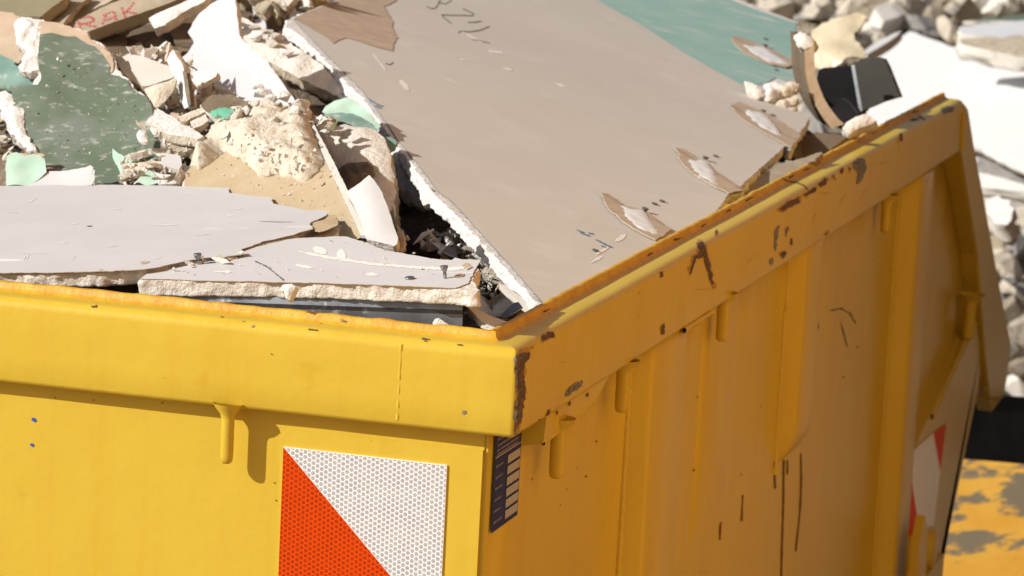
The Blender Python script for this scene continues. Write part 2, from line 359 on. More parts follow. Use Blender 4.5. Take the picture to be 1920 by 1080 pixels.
# rim: outer profile (inset from outer face, z)
prof = []
r = 0.010
prof.append((0.030, -HR)); prof.append((0.004, -HR)); prof.append((0.0012, -HR+0.0012)); prof.append((0.0, -HR+0.004))
prof.append((0.0, -0.05)); prof.append((0.0, -0.03))
for k in range(6):
    a = math.pi/2*k/5; prof.append((r-r*math.cos(a), -r+r*math.sin(a)))
prof.append((0.018, 0.0005)); prof.append((0.0245, 0.0))
body_n = len(prof)
lip = [(0.0255, 0.0008), (0.0275, 0.002), (0.0285, 0.0035), (0.029, 0.0066), (0.030, 0.0078), (0.0345, 0.0078), (0.036, 0.0066), (0.036, -HR)]
prof += lip
def rim_sections():
    out = []
    for x in np.arange(XL, -0.03, 0.008): out.append(((x, 0.0), (0, 1)))
    out.append('corner')
    for y in np.arange(0.03, YE, 0.01): out.append(((0.0, y), (-1, 0)))
    out.append(((0.0, YE), (-1, 0)))
    return out
rim = Mesh(); rows_ = []
def rim_pt(base, inn, o, z, u):
    bead = 0.0
    if 0.0245 < o < 0.0352 and z > 0.0: bead = 0.0011*fr((base[0], base[1], z*2), 55, 1.0, 3)
    wave = 0.0012*nz((base[0], base[1], 0), 2.3)+0.0005*nz((base[0], base[1], z), 14)
    oo = o+bead*0.8+wave*(1 if o < 0.02 else 0.3)
    return (base[0]+inn[0]*oo, base[1]+inn[1]*oo, z+bead*0.9+(0.0008*nz((base[0], base[1], 5), 5) if z > -0.02 else 0))
for s in rim_sections():
    if s == 'corner':
        for th in (0.0, 0.4, 0.8, 1.2, math.pi/2):
            ring = []
            for o, z in prof:
                rc = 0.005
                if o < rc: ring.append((-rc+(rc-o)*math.sin(th), rc-(rc-o)*math.cos(th), z))
                else: ring.append((-o, o, z))
            rows_.append(ring)
    else: rows_.append([rim_pt(s[0], s[1], o, z, 0) for o, z in prof])
for ring in rows_: rim.V += ring
np_ = len(prof)
for i in range(len(rows_)-1):
    for j in range(np_-1):
        a = i*np_+j; b = a+np_
        rim.F.append((a, b, b+1, a+1)); rim.M.append(1 if j >= body_n-1 else 0); rim.S.append(True)
rim.F.append(tuple(range((len(rows_)-1)*np_, len(rows_)*np_))); rim.M.append(0); rim.S.append(False)
# the weld seam on the front beam
def weld(m, A, B, rw=0.003, seed=1, mat=0, seg=0.004):
    A = np.array(A, float); B = np.array(B, float); d = B-A; L = np.linalg.norm(d); d /= L
    u = np.cross(d, [0.31, 0.83, 0.47]); u /= np.linalg.norm(u); v = np.cross(d, u); n = max(2, int(L/seg)); V = []; F = []
    for i in range(n+1):
        c = A+d*L*i/n; rr = rw*(1+0.35*nz(c, 160, seed)+0.18*math.sin(i*2.2))
        for k in range(8):
            a = 2*math.pi*k/8; V.append(tuple(c+rr*(math.cos(a)*u+math.sin(a)*v)))
    for i in range(n):
        for k in range(8):
            a = i*8+k; b = i*8+(k+1) % 8; F.append((a, b, b+8, a+8))
    m.add(V, F, mat, True)
weld(rim, (-0.1016, 0.0012, -0.070), (-0.1012, 0.0012, -0.006), 0.0019, 3)
rb = rim.bvh()
def unit_px(v): return v/(np.linalg.norm(v)+1e-9)
RUST = [
 [(968,656),(980,646),(1000,644),(994,658),(985,672),(983,700),(985,740),(980,775),(976,805),(968,824),(965,800),(969,760),(967,700)],
 [(1013,634),(1026,621),(1041,620),(1043,630),(1025,640),(1016,643)],
 [(967,822),(978,808),(1003,792),(1028,772),(1036,760),(1036,776),(1012,796),(988,812),(972,825)],
 [(1303,449),(1316,446),(1326,462),(1332,490),(1345,546),(1337,543),(1326,505),(1319,478),(1303,484),(1289,520),(1288,506),(1297,478),(1311,466)],
 [(1455,394),(1478,375),(1502,366),(1503,379),(1482,388),(1462,400)],
 [(1503,366),(1522,352),(1532,350),(1528,360),(1510,370)],
 [(1532,347),(1546,333),(1553,336),(1548,347),(1535,351)],
 [(1240,608),(1245,604),(1244,626),(1240,628)], [(1339,436),(1344,428),(1347,436),(1342,442)], [(1236,510),(1243,508),(1244,519),(1238,521)],
 [(1573,318),(1581,312),(1583,320),(1577,326)], [(1590,310),(1596,318),(1590,328)], [(1560,330),(1564,328),(1566,338)],
 [(1702,224),(1722,222),(1724,227),(1706,227)], [(1722,218),(1735,222),(1734,226),(1724,222)],
 [(1685,252),(1690,250),(1692,264),(1688,266)], [(1544,440),(1553,432),(1553,440),(1546,446)], [(1482,446),(1485,444),(1485,460),(1481,460)],
 [(1462,478),(1472,468),(1474,474),(1466,486)], [(600,573),(612,574),(611,579),(601,578)], [(416,561),(424,562),(424,567),(416,566)], [(468,568),(486,570),(486,574),(468,572)],
 [(640,600),(650,602),(648,606)], [(508,663),(511,663),(511,666)], [(174,574),(182,573),(181,577),(175,577)],
]
for k, p in enumerate(RUST):
    c = np.mean(p, 0); big = [tuple(c+(np.array(q)-c)*0.9+unit_px(np.array(q)-c)*0.6) for q in p]
    decal(rim, big, rb, 4, 0.0004, 4.0, 4.5, 931+k)
    decal(rim, [tuple(c+(np.array(q)-c)*0.8) for q in p], rb, 2, 0.0006, 3.5, 3.0, 31+k)
SCUFF = [
 [(1055,748),(1062,732),(1080,716),(1092,711),(1090,723),(1072,738)],
 [(964,822),(970,805),(969,760),(972,700),(968,660),(964,690),(967,740),(963,790)],
 [(1594,310),(1608,295),(1624,298),(1626,312),(1617,335),(1611,347),(1604,344),(1609,322),(1598,316)],
 [(1764,205),(1775,200),(1788,202),(1783,213),(1770,214)],
 [(1452,432),(1462,422),(1458,445),(1454,470),(1450,466),(1453,450)], [(1472,430),(1478,424),(1476,440),(1472,445)],
 [(1440,490),(1449,482),(1450,492),(1444,498)], [(868,771),(873,770),(874,775),(869,776)], [(471,611),(477,610),(477,615),(472,616)],
]
for k, p in enumerate(SCUFF): decal(rim, p, rb, 3, 0.0005, 4.0, 3.0, 71+k)
decal(rim, stroke([(1465,334),(1478,340),(1495,343),(1508,349),(1514,356)], 2.2), rb, 2, 0.0006, 3.0)
rng = np.random.default_rng(15)
for k in range(12):
    x = rng.uniform(1000, 1760); y = 640+(x-1000)*(-0.56)+rng.uniform(5, 100)*(1-0.4*(x-1000)/800); l = rng.uniform(4, 22); a = rng.normal(-0.6, 0.6)
    decal(rim, stroke([(x-l*math.cos(a), y-l*math.sin(a)), (x, y+rng.uniform(-1, 1)), (x+l*math.cos(a), y+l*math.sin(a))], [0.4, rng.uniform(0.7, 1.4), 0.4]), rb, 4, 0.0003, 5.0, 0.3, 1300+k)
# dirt line in the angle between lip and beam
rng = np.random.default_rng(5)
for k in range(18):
    t = rng.uniform(0, 1); x = 955+t*(1765-955); yy = 628+(x-940)*(-0.5385)+rng.uniform(-3, 3)-3
    w = rng.uniform(3, 10)*(1-0.4*t)
    decal(rim, stroke([(x-w, yy+w*0.54), (x, yy+rng.uniform(-1, 1)), (x+w, yy-w*0.54)], rng.uniform(1.2, 3.2)), rb, 2, 0.0007, 3.0, 1.0, 200+k)
for k in range(7):
    x = rng.uniform(0, 930); yy = 557+x*0.1035+rng.uniform(-5, 2)
    w = rng.uniform(2, 9)
    decal(rim, stroke([(x-w, yy-w*0.1), (x, yy+rng.uniform(-1, 1)), (x+w, yy+w*0.1)], rng.uniform(1.0, 2.2)), rb, 2, 0.0007, 3.0, 0.8, 300+k)
rim.build('rim_beam', ['yellow', 'yellow_lip', 'rust', 'scuff', 'primer'], skip)

# front wall
fw = Mesh(); nx, nzq = 150, 60
V = []; F = []
xs = np.linspace(XL, WX-0.003, nx); zs = np.linspace(ZB, -HR+0.006, nzq)
for x in xs:
    for z in zs: V.append((x, WY+0.0016*nz((x, 0, z), 3.1)+0.0005*nz((x, 0, z), 11), z))
for i in range(nx-1):
    for j in range(nzq-1):
        a = i*nzq+j; F.append((a, a+nzq, a+nzq+1, a+1))
fw.add(V, F, 0, True)
fwb = fw.bvh()
fw.box((XL, WY+0.006, ZB), (WX-0.003, WY+0.010, -HR-0.001))
for k, (x, y, s) in enumerate([(64,787,5),(60,834,4)]): decal(fw, blob(x, y, s, s*0.7, 0.5, 8), fwb, 1, 0.0006, 3, 1.5, 400+k)
for k, (x, y) in enumerate([(848,893),(305,755),(176,750),(104,745),(515,905),(518,938),(845,1006),(880,760)]): decal(fw, blob(x, y, 1.8, 1.5, 0, 6), fwb, 2, 0.0006, 3)
fw.build('front_wall', ['yellow', 'bluespeck', 'drip'], skip)

# side wall of the right flank (outline in y, z)
SIDE = [(WY+0.001, -HR+0.006), (YE-0.02, -HR+0.006), (2.84, -0.45), (2.83, -0.52), (2.545, -0.776), (2.02, ZB), (WY+0.001, ZB)]
def side_panel(x, flipn, name):
    m = Mesh(); rg = np.random.default_rng(3)
    V2, T, loop = fill2d(SIDE, 0.06, rg)
    m.add([(x+0.0015*nz((0, a, b), 3.0), a, b) for a, b in V2], T, 0, True)
    m.add([(x-0.006 if flipn > 0 else x+0.006, a, b) for a, b in V2], [t[::-1] for t in T], 0, True)
    k = len(V2); 
    for i in range(len(loop)):
        a, b = loop[i], loop[(i+1) % len(loop)]
        m.F.append((a, a+k, b+k, b)); m.M.append(0); m.S.append(False)
    return m
sw = side_panel(WX, 1, 'side_wall'); swb = sw.bvh()
# pressed ribs and welds belong to the wall's look; each rib is a part
def rib(y0, y1, p, z1, z0=-HR-0.001, ramp=0.012, rnd=0.006, end=0.03):
    m = Mesh(); pr = [(y0, 0.0)]
    pr += [(y0+ramp*0.85, p-rnd*0.6), (y0+ramp+rnd*0.25, p-rnd*0.12), (y0+ramp+rnd, p)]
    pr += [(y1-ramp*2, p), (y1-ramp*1.5, p-rnd*0.3), (y1, 0.0)]
    zs = list(np.linspace(z0, z1, 40))
    V = []
    for k, z in enumerate(zs):
        f = 1.0
        if end and z < z1+end: f = max(0.0, math.sin(math.pi/2*max(0, (z-z1)/end)))**0.7
        for (y, o) in pr: V.append((WX+0.0006+o*f+0.0006*nz((0, y, z), 9), y, z))
    n = len(pr); F = []
    for i in range(len(zs)-1):
        for j in range(n-1):
            a = i*n+j; F.append((a, a+n, a+n+1, a+1))
    F.append(tuple(range(n)))
    m.add(V, F, 0, True); return m
RIBS = [rib(0.487, 0.66, 0.020, ZB, end=0), rib(0.72, 1.08, 0.0035, -0.345, ramp=0.07, rnd=0.02, end=0.14), rib(1.217, 1.345, 0.020, -0.335, end=0.045), rib(1.945, 2.08, 0.028, ZB, end=0)]
for k, m in enumerate(RIBS):
    if k != 1:
        y0 = (0.487, 0, 1.217, 1.945)[k]
        weld(m, (WX+0.001, y0-0.004, -0.085 if k != 2 else -0.15), (WX+0.001, y0-0.004, (-0.95, 0, -0.345, -0.95)[k]), 0.0035, k, 0)
    m.build('pressed_rib', ['yellow'], skip)
weld(sw, (-0.002, 0.60, -HR-0.002), (-0.004, 0.73, -HR-0.003), 0.003, 4)
DRIPS = [([(1353,940),(1353,962),(1350,985),(1349,1012)], [2,4,3,3.4]), ([(1392,928),(1391,950),(1390,977)], [3,2.6,3.6]), ([(1452,866),(1452,890),(1453,916)], [3,3,3.6]),
         ([(1469,862),(1468,950),(1465,1040),(1464,1085)], [3.6,3.2,3.2,3.4]), ([(1476,862),(1476,880),(1475,890)], [2.6,2.6,3.4]), ([(1501,850),(1502,905),(1499,965),(1491,1034)], [2.4,3,3,3.2])]
for k, (p, w) in enumerate(DRIPS):
    P = np.array(p, float); t = np.linspace(0, 1, 14); tt = np.linspace(0, 1, len(p))
    decal(sw, stroke(np.c_[np.interp(t, tt, P[:, 0]), np.interp(t, tt, P[:, 1])], np.interp(t, tt, w)), swb, 1, 0.0008, 3, 0.6, 500+k)
rng = np.random.default_rng(8)
for k in range(26):
    x = rng.uniform(985, 1700); y = rng.uniform(0, 1)*(1080-(940-(x-985)*0.75))+(940-(x-985)*0.75)-60
    decal(sw, blob(x, y, rng.uniform(0.8, 2.2), rng.uniform(1.0, 3.0), 0, 7), swb, 1, 0.0008, 3, 0.6, 600+k)
for k, p in enumerate([[(1230,858),(1236,855),(1235,868),(1231,870)], [(1529,608),(1535,605),(1534,618),(1530,622)], [(1573,578),(1580,575),(1580,583)], stroke([(1556,582),(1575,579),(1592,586),(1604,606)], 2.4), stroke([(1575,600),(1580,620),(1588,650)], 1.6)]):
    decal(sw, p, swb, 2, 0.0008, 3, 1.0, 700+k)
sw.build('side_wall', ['yellow', 'drip', 'scuff'], skip)
# bracket ledge under the rim
br = Mesh(); a = ax(1020, 800, 0, -0.006); b = ax(1112, 752, 0, -0.006)
ya, yb = a[1], b[1]; zt = -HR-0.0005
br.add([(-0.004, ya, zt), (-0.004, yb+0.05, zt), (-0.006, yb+0.01, -0.092), (-0.006, ya, -0.100), (WX+0.001, ya, zt), (WX+0.001, yb+0.06, zt), (WX+0.001, yb+0.02, -0.097), (WX+0.001, ya, -0.105)],
       [(0,1,2,3),(3,2,6,7),(0,3,7,4),(1,5,6,2)], 0)
weld(br, (-0.007, ya+0.004, -0.101), (-0.007, yb+0.01, -0.093), 0.002, 2)
bb = br.bvh()
for k, (x, y) in enumerate([(1044,773),(1067,756),(1101,740)]): decal(br, blob(x, y, 2.2, 4.5, 0.2, 7), bb, 1, 0.0006, 2, 0.8, 720+k)
br.build('rim_bracket', ['yellow', 'drip'], skip)
# sheet hooks under the rim
def hook(x, y, ztop, length, lean=(0, 0), rr=0.0056):
    m = Mesh(); V = []; F = []; N = 14
    ring = [(ztop+0.004, rr*2.4), (ztop, rr*2.0), (ztop-0.005, rr*1.25), (ztop-0.010, rr), (ztop-length+0.006, rr), (ztop-length+0.002, rr*0.9), (ztop-length, rr*0.6)]
    for z, q in ring:
        f = (ztop-z)/length
        for k in range(N):
            t = 2*math.pi*k/N; V.append((x+lean[0]*f+q*math.cos(t), y+lean[1]*f+q*math.sin(t)*0.9, z))
    for i in range(len(ring)-1):
        for k in range(N):
            a = i*N+k; b = i*N+(k+1) % N; F.append((a, b, b+N, a+N)[::-1])
    F.append(tuple(range((len(ring)-1)*N, len(ring)*N))[::-1])
    m.add(V, F, 0, True); m.build('sheet_hook', ['yellow'], skip)
hook(-0.2505, -0.0005, -HR, 0.0475)
for (px, pt, pb) in [(1047, 800, 889), (1169, 690, 766), (1357, 562, 633), (1663, 376, 430)]:
    A = ax(px, pt, 0, -0.009); B = ax(px, pb, 0, -0.009); hook(-0.009, A[1], A[2]+0.004, A[2]-B[2]+0.006, (0.0, 0.0), 0.0064)
A = ax(1822, 556, 0, -0.004); hook(-0.004, A[1], A[2], 0.065, (0, -0.01), 0.009)
# sloping end post
ep = Mesh()
outer = [(2.3005, -0.004), (2.335, -0.014), (2.43, -0.085), (2.56, -0.17), (2.80, -0.338), (3.004, -0.475), (2.985, -0.53), (2.955, -0.556), (2.80, -0.53), (2.72, -0.455), (2.54, -0.258), (2.3055, -0.078), (2.3005, -0.0755)]
n = len(outer)
def inset(pts, d):
    P = np.array(pts); c = P.mean(0); v = c-P; return P+v/np.linalg.norm(v, axis=1, keepdims=True)*d
inn_ = inset(outer, 0.006)
V = [(0.0, *p) for p in inn_]+[(-0.004, *p) for p in outer]+[(-0.034, *p) for p in outer]
F = [tuple(range(n))]+[(i, i+n, (i+1) % n+n, (i+1) % n) for i in range(n)]+[(i+n, i+2*n, (i+1) % n+2*n, (i+1) % n+n) for i in range(n)]
ep.add(V, F, 0, False)
weld(ep, (0.001, 2.296, -0.02), (0.001, 2.300, -0.072), 0.003, 6)
ep.build('end_post', ['yellow'], skip)
# small gusset foot under the post
g = Mesh(); V = [(-0.004, 2.75, -0.50), (-0.004, 2.955, -0.557), (-0.004, 2.86, -0.56), (WX, 2.75, -0.50), (WX, 2.955, -0.557), (WX, 2.86, -0.56)]
g.add(V, [(0,1,2),(0,3,4,1),(1,4,5,2),(2,5,3,0)], 0); g.build('post_gusset', ['yellow'], skip)
# far side, back, floor
osw = side_panel(XL, -1, ''); osw.build('far_side_wall', ['yellow'], skip)
fl = Mesh(); fl.box((XL+0.007, WY+0.011, ZB), (WX-0.008, 2.03, ZB+0.006)); fl.build('floor_plate', ['yellow'], skip)
bk = Mesh(); bk.add([(XL+0.007, 2.04, ZB), (WX-0.007, 2.04, ZB), (WX-0.007, 2.86, -0.5), (XL+0.007, 2.86, -0.5), (XL+0.007, 2.034, ZB), (WX-0.007, 2.034, ZB), (WX-0.007, 2.854, -0.5), (XL+0.007, 2.854, -0.5)],
        [(0,1,2,3),(7,6,5,4),(3,2,6,7)], 0); bk.build('tail_wall', ['yellow'], skip)
lr = Mesh(); lr.box((XL-0.03, -0.0, -HR), (XL-0.001, YE, 0.0)); lr.build('rim_beam', ['yellow'], skip)
# lifting lug low on the flank
lg = Mesh()
def cyl(m, c, axis, L, rr, mat=0, N=20, bev=0.15):
    c = np.array(c, float); d = np.array(axis, float); d /= np.linalg.norm(d); u = np.cross(d, [0.2, 0.1, 0.97]); u /= np.linalg.norm(u); v = np.cross(d, u)
    V = []; prof = [(0, rr), (L-rr*bev, rr), (L-rr*bev*0.3, rr*(1-bev*0.3)), (L, rr*(1-bev))]
    for t, q in prof:
        for k in range(N):
            a = 2*math.pi*k/N; V.append(tuple(c+d*t+q*(math.cos(a)*u+math.sin(a)*v)))
    F = [(i*N+k, i*N+(k+1) % N, (i+1)*N+(k+1) % N, (i+1)*N+k) for i in range(3) for k in range(N)]+[tuple(range(3*N, 4*N))]
    m.add(V, F, mat, True)
P = ax(1690, 1024, 0, WX); cyl(lg, (WX, P[1], P[2]), (1, 0, 0), 0.05, 0.030)
P2 = ax(1690, 1075, 0, WX); lg.box((WX, P2[1]-0.07, P2[2]-0.12), (WX+0.05, P2[1]+0.07, P2[2]+0.02))
lg.build('lifting_lug', ['yellow'], skip)
pl = Mesh(); P = ax(1728, 985, 0, 0.03)
pl.add([(0.020, P[1]-0.02, P[2]-0.3), (0.020, P[1]-0.02, P[2]-0.02), (0.020, P[1]+0.01, P[2]+0.012), (0.020, P[1]+0.05, P[2]-0.02), (0.020, P[1]+0.08, P[2]-0.3),
        (0.032, P[1]-0.02, P[2]-0.3), (0.032, P[1]-0.02, P[2]-0.02), (0.032, P[1]+0.01, P[2]+0.012), (0.032, P[1]+0.05, P[2]-0.02), (0.032, P[1]+0.08, P[2]-0.3)],
       [(0,1,2,3,4),(9,8,7,6,5),(0,5,6,1),(1,6,7,2),(2,7,8,3),(3,8,9,4)], 0)
pl.box((WX, P[1]+0.0, P[2]-0.3), (0.020, P[1]+0.02, P[2]-0.2)); pl.build('lug_plate', ['yellow'], skip)

# thin backing plate of the reflector
bp_ = Mesh(); pts = [(-0.2085, -0.26)]+[(-0.2085+0.012-0.012*math.cos(a), -0.0905+0.0-0.012+0.012*math.sin(a)) for a in np.linspace(0, math.pi/2, 6)]+[(-0.0305, -0.0905), (-0.0305, -0.26)]
nb = len(pts); bp_.add([(x, WY-0.0024, z) for x, z in pts]+[(x, WY+0.002, z) for x, z in pts], [tuple(range(nb))]+[(i, i+nb, (i+1) % nb+nb, (i+1) % nb) for i in range(nb)], 0, False)
bp_.build('backing_plate', ['yellow'], skip)
# warning reflector on the front: honeycomb film, red and white halves
def clip(poly, nx_, ny_, d):
    out = []
    for i in range(len(poly)):
        a, b = poly[i], poly[(i+1) % len(poly)]
        fa = a[0]*nx_+a[1]*ny_-d; fb = b[0]*nx_+b[1]*ny_-d
        if fa <= 0: out.append(a)
        if (fa < 0 < fb) or (fb < 0 < fa):
            t = fa/(fa-fb); out.append((a[0]+(b[0]-a[0])*t, a[1]+(b[1]-a[1])*t))
    return out
rf = Mesh(); L = 0.1445; rx0, rz0 = -0.2050, -0.1060; yb_ = WY-0.0040
def rp(u, v, k=0): return (rx0+u+0.001*v, yb_-k*0.00012, rz0-v)
rf.add([rp(0, 0), rp(L, L), rp(0, L)], [(0, 2, 1)], 0); rf.add([rp(0, 0), rp(L, 0), rp(L, L)], [(0, 2, 1)], 2)
rf.add([rp(0, 0), rp(L, 0), rp(L, L), rp(0, L), (rx0, WY, rz0), (rx0+L, WY, rz0), (rx0+L, WY, rz0-L), (rx0, WY, rz0-L)], [(0,1,5,4),(1,2,6,5),(2,3,7,6),(3,0,4,7)], 2)
hs = 0.00435; cw = hs*0.866; rr = hs*0.43
for c in range(-1, int(L/cw)+2):
    for q in range(-1, int(L/hs)+2):
        cx = c*cw+0.001; cy = q*hs+(hs/2 if c % 2 else 0)
        hexa = [(cx+rr*math.cos(math.pi/3*k), cy+rr*math.sin(math.pi/3*k)) for k in range(6)]
        p = hexa
        for (a, b, d) in ((-1, 0, -0.0004), (1, 0, L-0.0004), (0, -1, -0.0004), (0, 1, L-0.0004)):
            if p: p = clip(p, a, b, d)
        for sgn, mi in ((1, 1), (-1, 3)):
            pp = clip(p, sgn*0.7071, -sgn*0.7071, -0.0004) if p else []
            if len(pp) >= 3: rf.add([rp(u, v, 1) for u, v in pp], [tuple(range(len(pp)))[::-1]], mi)
tag(rf.build('warning_reflector', ['ref_red', 'ref_redcell', 'ref_white', 'ref_whitecell'], skip), 'honeycomb reflective square split diagonally red and white')
epl = Mesh(); xp = WX+0.020
_a, _b, _c = ax(1833, 735, 0, xp), ax(1762, 1080, 0, xp), ax(1838, 700, 0, xp)
_d = _b+(_b-_a)*1.6
P_ = [(2.07, -0.49), (2.36, -0.425), (2.62, -0.372), (2.70, -0.43), (_c[1], _c[2]), (_a[1], _a[2]), (_b[1], _b[2]), (_d[1], max(_d[2], ZB)), (2.07, ZB+0.02)]
nP = len(P_); epl.add([(xp, *p) for p in P_]+[(WX, *p) for p in P_], [tuple(range(nP))]+[(i, i+nP, (i+1) % nP+nP, (i+1) % nP) for i in range(nP)], 0, False)
weld(epl, (xp, 2.24, -0.458), (xp, 2.60, -0.376), 0.005, 8)
epl.build('end_plate', ['yellow'], skip)
r2 = Mesh()
def flat(m, pts, x, mat): m.add([ax(u, v, 0, x) for u, v in pts], [tuple(range(len(pts)))], mat)
flat(r2, [(1750,812),(1705,852),(1713,926),(1724,992),(1751,985),(1763,884)], xp+0.0012, 0)
flat(r2, [(1750,812),(1763,884),(1775,793)], xp+0.0012, 1)
flat(r2, [(1705,852),(1702,864),(1687,1003),(1724,1006),(1724,992),(1713,926)], xp+0.0012, 1)
tag(r2.build('warning_reflector', ['ref_white', 'ref_red'], skip), 'red and white reflective sticker low on the far end of the flank')
# information sticker by the corner
st = Mesh(); y0, y1, zt, zb = 0.030, 0.109, -0.0790, -0.164
def sp(u, v, k): return (WX+0.0024+k*0.0003, y0+(y1-y0)*u, zt+(zb-zt)*v)
def quad(u0, v0, u1, v1, mat, k=1): st.add([sp(u0, v0, k), sp(u0, v1, k), sp(u1, v1, k), sp(u1, v0, k)], [(0, 1, 2, 3)], mat)
quad(0, 0, 1, 1, 0, 0)
for k in range(6):
    v = 0.30+k*0.113; quad(0.50, v, 0.97, v+0.085, 1)
quad(0.02, 0.24, 0.98, 0.252, 1)
rng = np.random.default_rng(4)
for v in (0.06, 0.12, 0.17, 0.21): 
    u = 0.08
    while u < 0.85:
        w = rng.uniform(0.02, 0.07); quad(u, v, u+w, v+0.022, 2); u += w+0.02
for k in range(6):
    v = 0.33+k*0.113; u = 0.06
    while u < 0.32:
        w = rng.uniform(0.02, 0.05); quad(u, v, u+w, v+0.022, 2); u += w+0.018
tag(st.build('information_sticker', ['label_blue', 'label_white', 'label_text'], skip), 'dark blue sticker with column of blank white fields')

# ================================================================== SURROUNDINGS
gr = Mesh(); gr.add([(-600, -400, -1.3), (600, -400, -1.3), (600, 900, -1.3), (-600, 900, -1.3)], [(0, 1, 2, 3)], 0)
tag(gr.build('ground', ['soil'], loc=(0, 0, -1.3)), kind='structure')
# added unseen house, put in to throw sunlight back on the shaded flank
BX = 2.7
bd = thing('building', (BX, 2.0, -1.3), 'long ochre rendered building with rows of white framed windows across the yard', 'building')
wl = Mesh()
ys = []; wins = [(-4.6+2.6*k, -3.4+2.6*k) for k in range(3)]
Y0, Y1, Z0, Z1 = -6.0, 3.4, -1.3, 6.2
zw = [(0.1, 1.5), (3.0, 4.4)]
yc = [Y0]+[v for w in wins for v in w]+[Y1]; zc = [Z0]+[v for w in zw for v in w]+[Z1]
for i in range(len(yc)-1):
    for j in range(len(zc)-1):
        if i % 2 == 1 and j % 2 == 1: continue
        wl.add([(BX, yc[i], zc[j]), (BX, yc[i+1], zc[j]), (BX, yc[i+1], zc[j+1]), (BX, yc[i], zc[j+1])], [(0, 3, 2, 1)], 0)
for w in wins:
    for z in zw:
        a = [(w[0], z[0]), (w[1], z[0]), (w[1], z[1]), (w[0], z[1])]
        for k in range(4):
            p, q = a[k], a[(k+1) % 4]
            wl.add([(BX, *p), (BX, *q), (BX+0.15, *q), (BX+0.15, *p)], [(0, 1, 2, 3)], 0)
wl.add([(BX, Y0, Z0), (BX+6, Y0, Z0), (BX+6, Y0, Z1), (BX, Y0, Z1), (BX+6, Y1, Z0), (BX+6, Y1, Z1), (BX, Y1, Z0), (BX, Y1, Z1)], [(0,1,2,3),(1,4,5,2),(4,6,7,5)], 0)
wl.build('wall', ['render_wall'], bd)
rf_ = Mesh(); rf_.box((BX-0.25, Y0-0.2, Z1+0.003), (BX+6.2, Y1+0.2, Z1+0.22)); rf_.build('roof', ['rubble_grey'], bd)
for w in wins:
    for z in zw:
        f = Mesh(); d = 0.06; x0, x1 = BX+0.10, BX+0.148
        f.box((x0, w[0]+0.002, z[0]+0.002), (x1, w[1]-0.002, z[0]+d)); f.box((x0, w[0]+0.002, z[1]-d), (x1, w[1]-0.002, z[1]-0.002))
        f.box((x0, w[0]+0.002, z[0]+d+0.001), (x1, w[0]+d, z[1]-d-0.001)); f.box((x0, w[1]-d, z[0]+d+0.001), (x1, w[1]-0.002, z[1]-d-0.001))
        f.box((x0+0.004, (w[0]+w[1])/2-0.03, z[0]+d+0.001), (x1-0.004, (w[0]+w[1])/2+0.03, z[1]-d-0.001))
        fo = f.build('window', ['frame'], bd)
        p = Mesh(); p.box((x0+0.02, w[0]+d+0.001, z[0]+d+0.001), (x0+0.026, w[1]-d-0.001, z[1]-d-0.001)); p.build('pane', ['glass'], fo)

# added unseen timber hoarding, put in to shade the far half of the flank
hd = thing('timber_fence', (0.98, 4.2, -1.3), 'tall dark brown timber hoarding standing beside the far half of the skip', 'fence')
fb = Mesh()
for k in range(26):
    y = 1.60+k*0.18; fb.box((0.98, y, -1.28), (1.005, y+0.172, 1.9+0.02*math.sin(k*2.3)))
fb.build('boards', ['fence_wood'], hd)
for k in range(4):
    q = Mesh(); y = 1.65+k*1.4; q.box((1.007, y, -1.3), (1.09, y+0.08, 1.8)); q.build('post', ['fence_wood'], hd)
for z in (-0.6, 0.9):
    q = Mesh(); q.box((1.092, 1.62, z), (1.13, 6.2, z+0.09)); q.build('rail', ['fence_wood'], hd)

# rubble bank beyond the skip
def bank(x, y):
    b = -1.25+0.21*max(0, y-4.3)
    return b+0.10*fr((x, y, 0), 0.9, 2.0, 4)
rbk = Mesh(); gx = np.arange(-6.5, 3.2, 0.09); gy = np.arange(3.05, 12.5, 0.10); V = []; F = []
for x in gx:
    for y in gy: V.append((x, y, max(-1.32, bank(x, y)+0.05*fr((x, y, 1), 5.0, 1.0, 3))))
ny_ = len(gy)
for i in range(len(gx)-1):
    for j in range(ny_-1):
        a = i*ny_+j; F.append((a, a+ny_, a+ny_+1, a+1))
rbk.add(V, F, 0, True)
rng = np.random.default_rng(21)
for k in range(3200):
    y = 3.3+rng.uniform(0, 1)**0.9*7.5; xc = -0.33*(y-2.2)+0.2; x = xc+rng.uniform(-1.9, 0.9)
    s = 0.018+0.07*rng.uniform(0, 1)**2.6
    V, F = shard(s*rng.uniform(0.7, 1.4, 3), rng, 10)
    V = V@rotm(rng).T+np.array((x, y, bank(x, y)+s*0.45))
    rbk.add(V, F, int(rng.choice([0, 0, 1, 1, 2, 3])), False)
tag(rbk.build('rubble_bank', ['rubble', 'rubble_pale', 'rubble_grey', 'lath']), 'dusty bank of broken masonry rubble behind the skip', 'rubble', kind='stuff')

